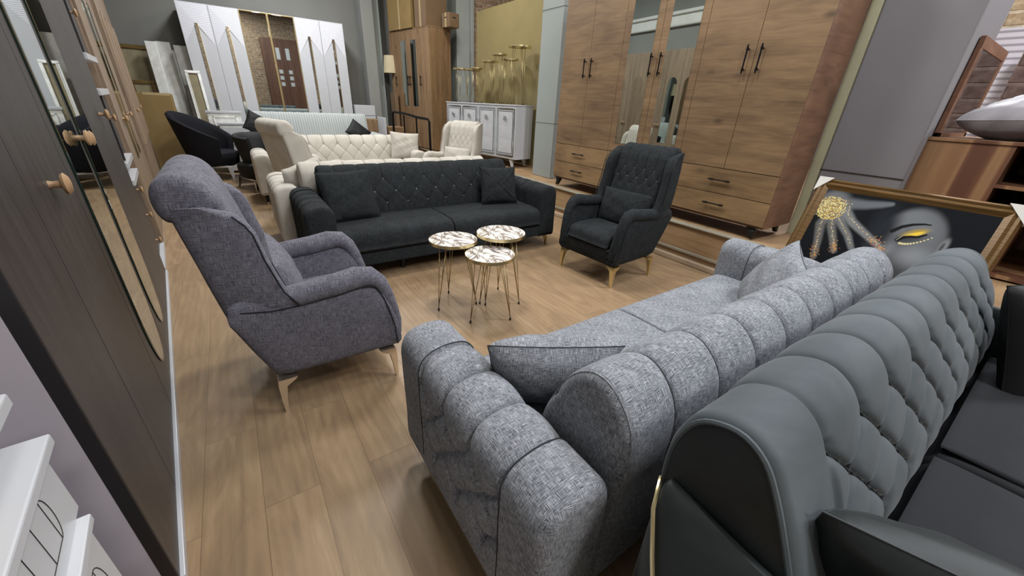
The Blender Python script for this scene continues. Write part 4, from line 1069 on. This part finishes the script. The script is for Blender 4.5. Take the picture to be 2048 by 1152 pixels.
# ------------------------------------------------------------------ framed picture
def picture():
    """leaning picture: local x along the width, local z up the slope; face towards -y local"""
    tilt = math.atan(.408); k = math.sqrt(1 + .408 ** 2)
    t = thing('framed_picture', 'large gilt-framed picture of a grey face with golden eyelid and jewelled hand, behind the sofas', 'picture', (3.3, 1.14, 0), 0, None, (-tilt, 0, R(-90)))
    W, Hh, f = 1.04, 1.075, .078      # local x = 1.14 - world y
    def Lx(y): return 1.14 - y
    m = MB()
    def bar(pts):
        m.loft([[(x, y, z) for x, y, z in r] for r in pts])
    prof = [(0, .04), (0, .0), (.012, -.012), (.028, -.004), (.045, -.014), (.062, -.004), (f, .006), (f, .04)]
    def rail(p0, p1, d_in, m0, m1):
        rings = []
        for p, mm in ((p0, m0), (p1, m1)):
            rings.append([(p[0] + d_in[0] * a + mm[0] * a, yy, p[1] + d_in[1] * a + mm[1] * a) for a, yy in prof])
        m.loft(rings)
    rail((0, Hh), (W, Hh), (0, -1), (1, 0), (-1, 0)); rail((0, 0), (W, 0), (0, 1), (1, 0), (-1, 0))
    rail((0, 0), (0, Hh), (1, 0), (0, 1), (0, -1)); rail((W, 0), (W, Hh), (-1, 0), (0, 1), (0, -1))
    m.build('frame', M['gilt'], t, sharp=25)
    for x, s in ((0, 1), (W, -1)):
        mm = MB(); mm.loft([[(x + s * a, yy, Hh + b) for a, b in ((-.01, .008), (.085, .008), (-.01, -.10))] for yy in (-.017, .045)]); mm.build('corner_protector', M['foam'], t)
    # painted print: flat sheet, colours painted per vertex in picture coordinates (world y, height along the slope)
    nx, nz = 400, 380
    xs = np.linspace(f - .004, W - f + .004, nx); zs = np.linspace(f - .004, Hh - f + .004, nz)
    X, Z = np.meshgrid(xs, zs); Y = 1.14 - X; V = Z
    def g(cx, cy, rx, ry, rot=0, e=0.25):
        c, s_ = math.cos(rot), math.sin(rot); dx, dy = Y - cx, V - cy
        a = (dx * c + dy * s_) / rx; b = (-dx * s_ + dy * c) / ry; r = np.sqrt(a * a + b * b)
        return 1 - sstep(r, 1 - e, 1 + e)
    def seg(p, q, r0, r1, e=.3):
        p = np.array(p); q = np.array(q); d = q - p; L = d @ d
        tt = np.clip(((Y - p[0]) * d[0] + (V - p[1]) * d[1]) / L, 0, 1)
        D = np.hypot(Y - p[0] - d[0] * tt, V - p[1] - d[1] * tt); r = r0 + (r1 - r0) * tt
        return 1 - sstep(D / r, 1 - e, 1 + e)
    def curve(pts, r0, r1, e=.4):
        o = np.zeros_like(Y); n = len(pts) - 1
        for i in range(n): o = np.maximum(o, seg(pts[i], pts[i + 1], r0 + (r1 - r0) * i / n, r0 + (r1 - r0) * (i + 1) / n, e))
        return o
    col = np.zeros((nz, nx, 3)) + np.array([.004, .005, .007])
    def over(mask, c, k=1.0):
        nonlocal col
        mm = (mask * k)[..., None]; col = col * (1 - mm) + (np.array(c) if not isinstance(c, np.ndarray) or c.ndim == 1 else c) * mm
    # face
    face = g(.515, .70, .185, .275, .12, .10)
    shade = .035 + .13 * g(.53, .90, .15, .11, 0, .9) + .10 * g(.40, .70, .10, .13, 0, .9) + .10 * g(.585, .70, .035, .10, .1, .9) + .10 * g(.47, .66, .10, .06, 0, .9)
    fc = np.stack([shade * .92, shade * .98, shade * 1.05], -1)
    over(face, fc)
    over(g(.66, .80, .07, .16, 0, .6), (.012, .015, .02), .95)
    over(g(.50, .775, .075, .035, -.45, .7), (.03, .032, .036), .7)
    over(curve([(.60, .795), (.565, .835), (.52, .862), (.47, .878), (.44, .880)], .013, .004), (.008, .008, .009))
    over(g(.49, .812, .060, .020, -.55, .5), (.42, .29, .03), .75)
    over(g(.49, .800, .050, .012, -.60, .4), (.75, .52, .06))
    over(curve([(.552, .745), (.53, .770), (.50, .783), (.465, .79), (.435, .815)], .012, .005), (.006, .006, .007))
    over(curve([(.556, .742), (.53, .792), (.50, .812)], .002, .0015, .3), (.35, .33, .28))
    for i in range(11):
        q = i / 10; yy = .532 - .128 * q; vv = .727 - .01 * math.sin(q * 2) + .085 * q ** 1.6
        over(g(yy, vv, .0075 * (1 - .45 * q), .0075 * (1 - .45 * q), 0, .3), (.62, .55, .30))
    over(g(.335, .765, .018, .05, .1, .5), (.22, .23, .24), .8); over(g(.34, .76, .008, .03, .1, .5), (.03, .03, .03), .8)
    over(curve([(.88, .925), (.80, .935), (.72, .955), (.675, .968)], .036, .014, .6), (.15, .165, .18), .8)
    # hand and fingers
    over(g(.99, .90, .10, .10, 0, .3), (.13, .135, .14))
    over(curve([(.97, .84), (1.0, .74), (.965, .62), (.935, .49)], .034, .018, .5), (.11, .11, .105))
    over(curve([(.95, .82), (.93, .74), (.88, .65), (.84, .57)], .028, .018, .5), (.12, .12, .115))
    over(curve([(.93, .84), (.88, .77), (.81, .70), (.755, .62)], .028, .017, .5), (.14, .145, .15))
    over(curve([(.90, .87), (.83, .80), (.73, .74), (.62, .675), (.58, .64)], .030, .015, .5), (.17, .175, .18))
    rs = np.random.RandomState(3)
    for rr in np.arange(.006, .085, .0098):
        n = max(4, int(2 * PI * rr / .0105))
        for i in range(n):
            a = 2 * PI * i / n + rr * 40; c_ = (.80, .66, .24) if rs.rand() > .4 else (.50, .31, .06)
            rr2 = rr * (1 + .05 * rs.randn()); over(g(.993 + rr2 * math.cos(a), .865 + rr2 * math.sin(a), .0032 + .0016 * rs.rand(), .0045, a, .3), c_)
    lines = [[(.985, .80), (1.0, .74), (.965, .62), (.94, .50)], [(.945, .80), (.93, .74), (.88, .65), (.84, .58)], [(.925, .83), (.88, .77), (.81, .70), (.76, .63)], [(.90, .87), (.83, .81), (.73, .745), (.62, .68)], [(1.03, .94), (1.0, .96)], [(.96, .94), (.90, .94)], [(.93, .93), (.885, .92), (.88, .86)]]
    for L in lines:
        for (p, q) in zip(L[:-1], L[1:]):
            d = math.dist(p, q); n = max(2, int(d / .011))
            for i in range(n):
                a = i / n; over(g(p[0] + (q[0] - p[0]) * a + .003 * rs.randn(), p[1] + (q[1] - p[1]) * a + .003 * rs.randn(), .0034, .0034, 0, .4), (.62, .52, .30) if rs.rand() > .3 else (.40, .20, .08))
    for (cx, cy) in ((.94, .50), (.96, .56), (.845, .585), (.86, .62), (.64, .69), (.67, .705), (.60, .665)):
        for i in range(26): over(g(cx + .012 * rs.randn(), cy + .018 * rs.randn(), .0028, .0028, 0, .4), (.55, .32, .10) if rs.rand() > .4 else (.35, .07, .03))
    vs = np.stack([X, np.full_like(X, .004), Z], -1).reshape(-1, 3)
    idx = np.arange(nx * nz).reshape(nz, nx)
    fs = np.stack([idx[:-1, :-1], idx[:-1, 1:], idx[1:, 1:], idx[1:, :-1]], -1).reshape(-1, 4)
    me = bpy.data.meshes.new('canvas_print'); me.from_pydata(vs.tolist(), [], fs.tolist())
    ca = me.color_attributes.new('print', 'FLOAT_COLOR', 'POINT')
    ca.data.foreach_set('color', np.c_[col.reshape(-1, 3), np.ones(nx * nz)].astype('f').ravel())
    tt = NT('printed_canvas'); at = tt.n('ShaderNodeAttribute', attribute_name='print'); tt.l(at.outputs['Color'], tt.b.inputs['Base Color']); tt.set(0.5, 0, Specular_IOR_Level=0.1)
    me.materials.append(tt.m)
    o = bpy.data.objects.new('canvas_print', me); C.objects.link(o); o.parent = t
    MB().box(.02, W - .02, .008, .03, .02, Hh - .02).build('backing_board', M['cardboard_d'], t)
picture()

# ------------------------------------------------------------------ far right: desk, mirror, cushions, background
def desk():
    t = thing('vanity_desk', 'striped walnut desk cabinet with open cubbies and framed mirror, right of the grey column', 'desk', (4.5, -.9, .39))
    Y1 = 1.70; D = 1.2; z1 = .905
    mb = MB(); mb.box(-.012, D, -.0, Y1 + .01, z1, z1 + .025, .003); mb.build('top', M['desk'], t)
    MB().box(0, D, 1.24, Y1, 0, z1, .002).build('cabinet', M['desk'], t)
    mb = MB(); mb.box(0, D, 0, .02, 0, z1).box(.03, D, 1.02, 1.04, .0, z1).box(0, D, .02, 1.24, .42, .445).box(.0, D, .02, 1.24, .62, .645).box(D - .02, D, .02, 1.24, 0, z1).box(.0, D, .02, 1.24, .0, .03); mb.build('shelving', M['desk'], t)
    mb = MB(); xa, xb, zt = .06, 1.12, 1.60; f = .075; y = Y1 - .035; zb = z1 + .025
    mb.box(xa, xb, y, y + .03, zt - f, zt, .002).box(xa, xa + f, y, y + .03, zb, zt - f, .002).box(xb - f, xb, y, y + .03, zb, zt - f, .002).box(xa, xb, y, y + .03, zb, zb + .03, .002)
    fr = mb.build('mirror_frame', M['desk_frame'], t)
    MB().box(xa + f, xb - f, y + .006, y + .012, zb + .03, zt - f).build('mirror', M['mirror'], fr)
    return t
desk()
GP = 'grey satin cushions on the walnut desk'
pillow('throw_pillow', 'large grey satin cushion lying on the walnut desk at the right edge', (4.80, .40, 1.465), (R(88), R(3), R(80)), M['grey_satin'], .56, .56, .31, 31, wr=.01)
# background behind the desk
struct(MB().box(7.4, 7.7, 1.0, 1.6, .375, 4.6, .02).build('wall_stone_pier', M['brick_beige']))
struct(MB().box(7.0, 7.05, .5, 1.75, .375, 2.36, .0).build('wall_slatted', M['blind']))
struct(MB().box(6.85, 6.9, -2.6, .83, .375, 2.12, .0).build('wall_stone_cladding', M['brick_brown']))
tag(MB().box(7.1, 7.2, .3, .98, 2.43, 2.49, .01).build('black_fitting', M['black_plastic']), 'black horizontal fitting high up in the top right corner', 'fitting')
# brown wardrobe behind the camera, seen in the far mirrors
t = thing('wardrobe', 'tall dark walnut wardrobe seen only as a reflection in the far mirror doors', 'wardrobe', (3.45, -3.40, 0), R(180))
MB().box(0, 1.55, -.6, 0, 0, 3.55, .003).build('carcass', M['walnut'], t)
for k in range(4):
    d = MB().box(k * .387 + .003, k * .387 + .384, -.62, -.6, .05, 3.53, .002).build('door', M['walnut'], t)
    if k in (1, 2):
        for z0, z1 in ((2.75, 3.2), (2.2, 2.35), (1.95, 2.1), (1.7, 1.85)): MB().box(k * .387 + .12, k * .387 + .27, -.625, -.62, z0, z1).build('inset_panel', M['white'], d)
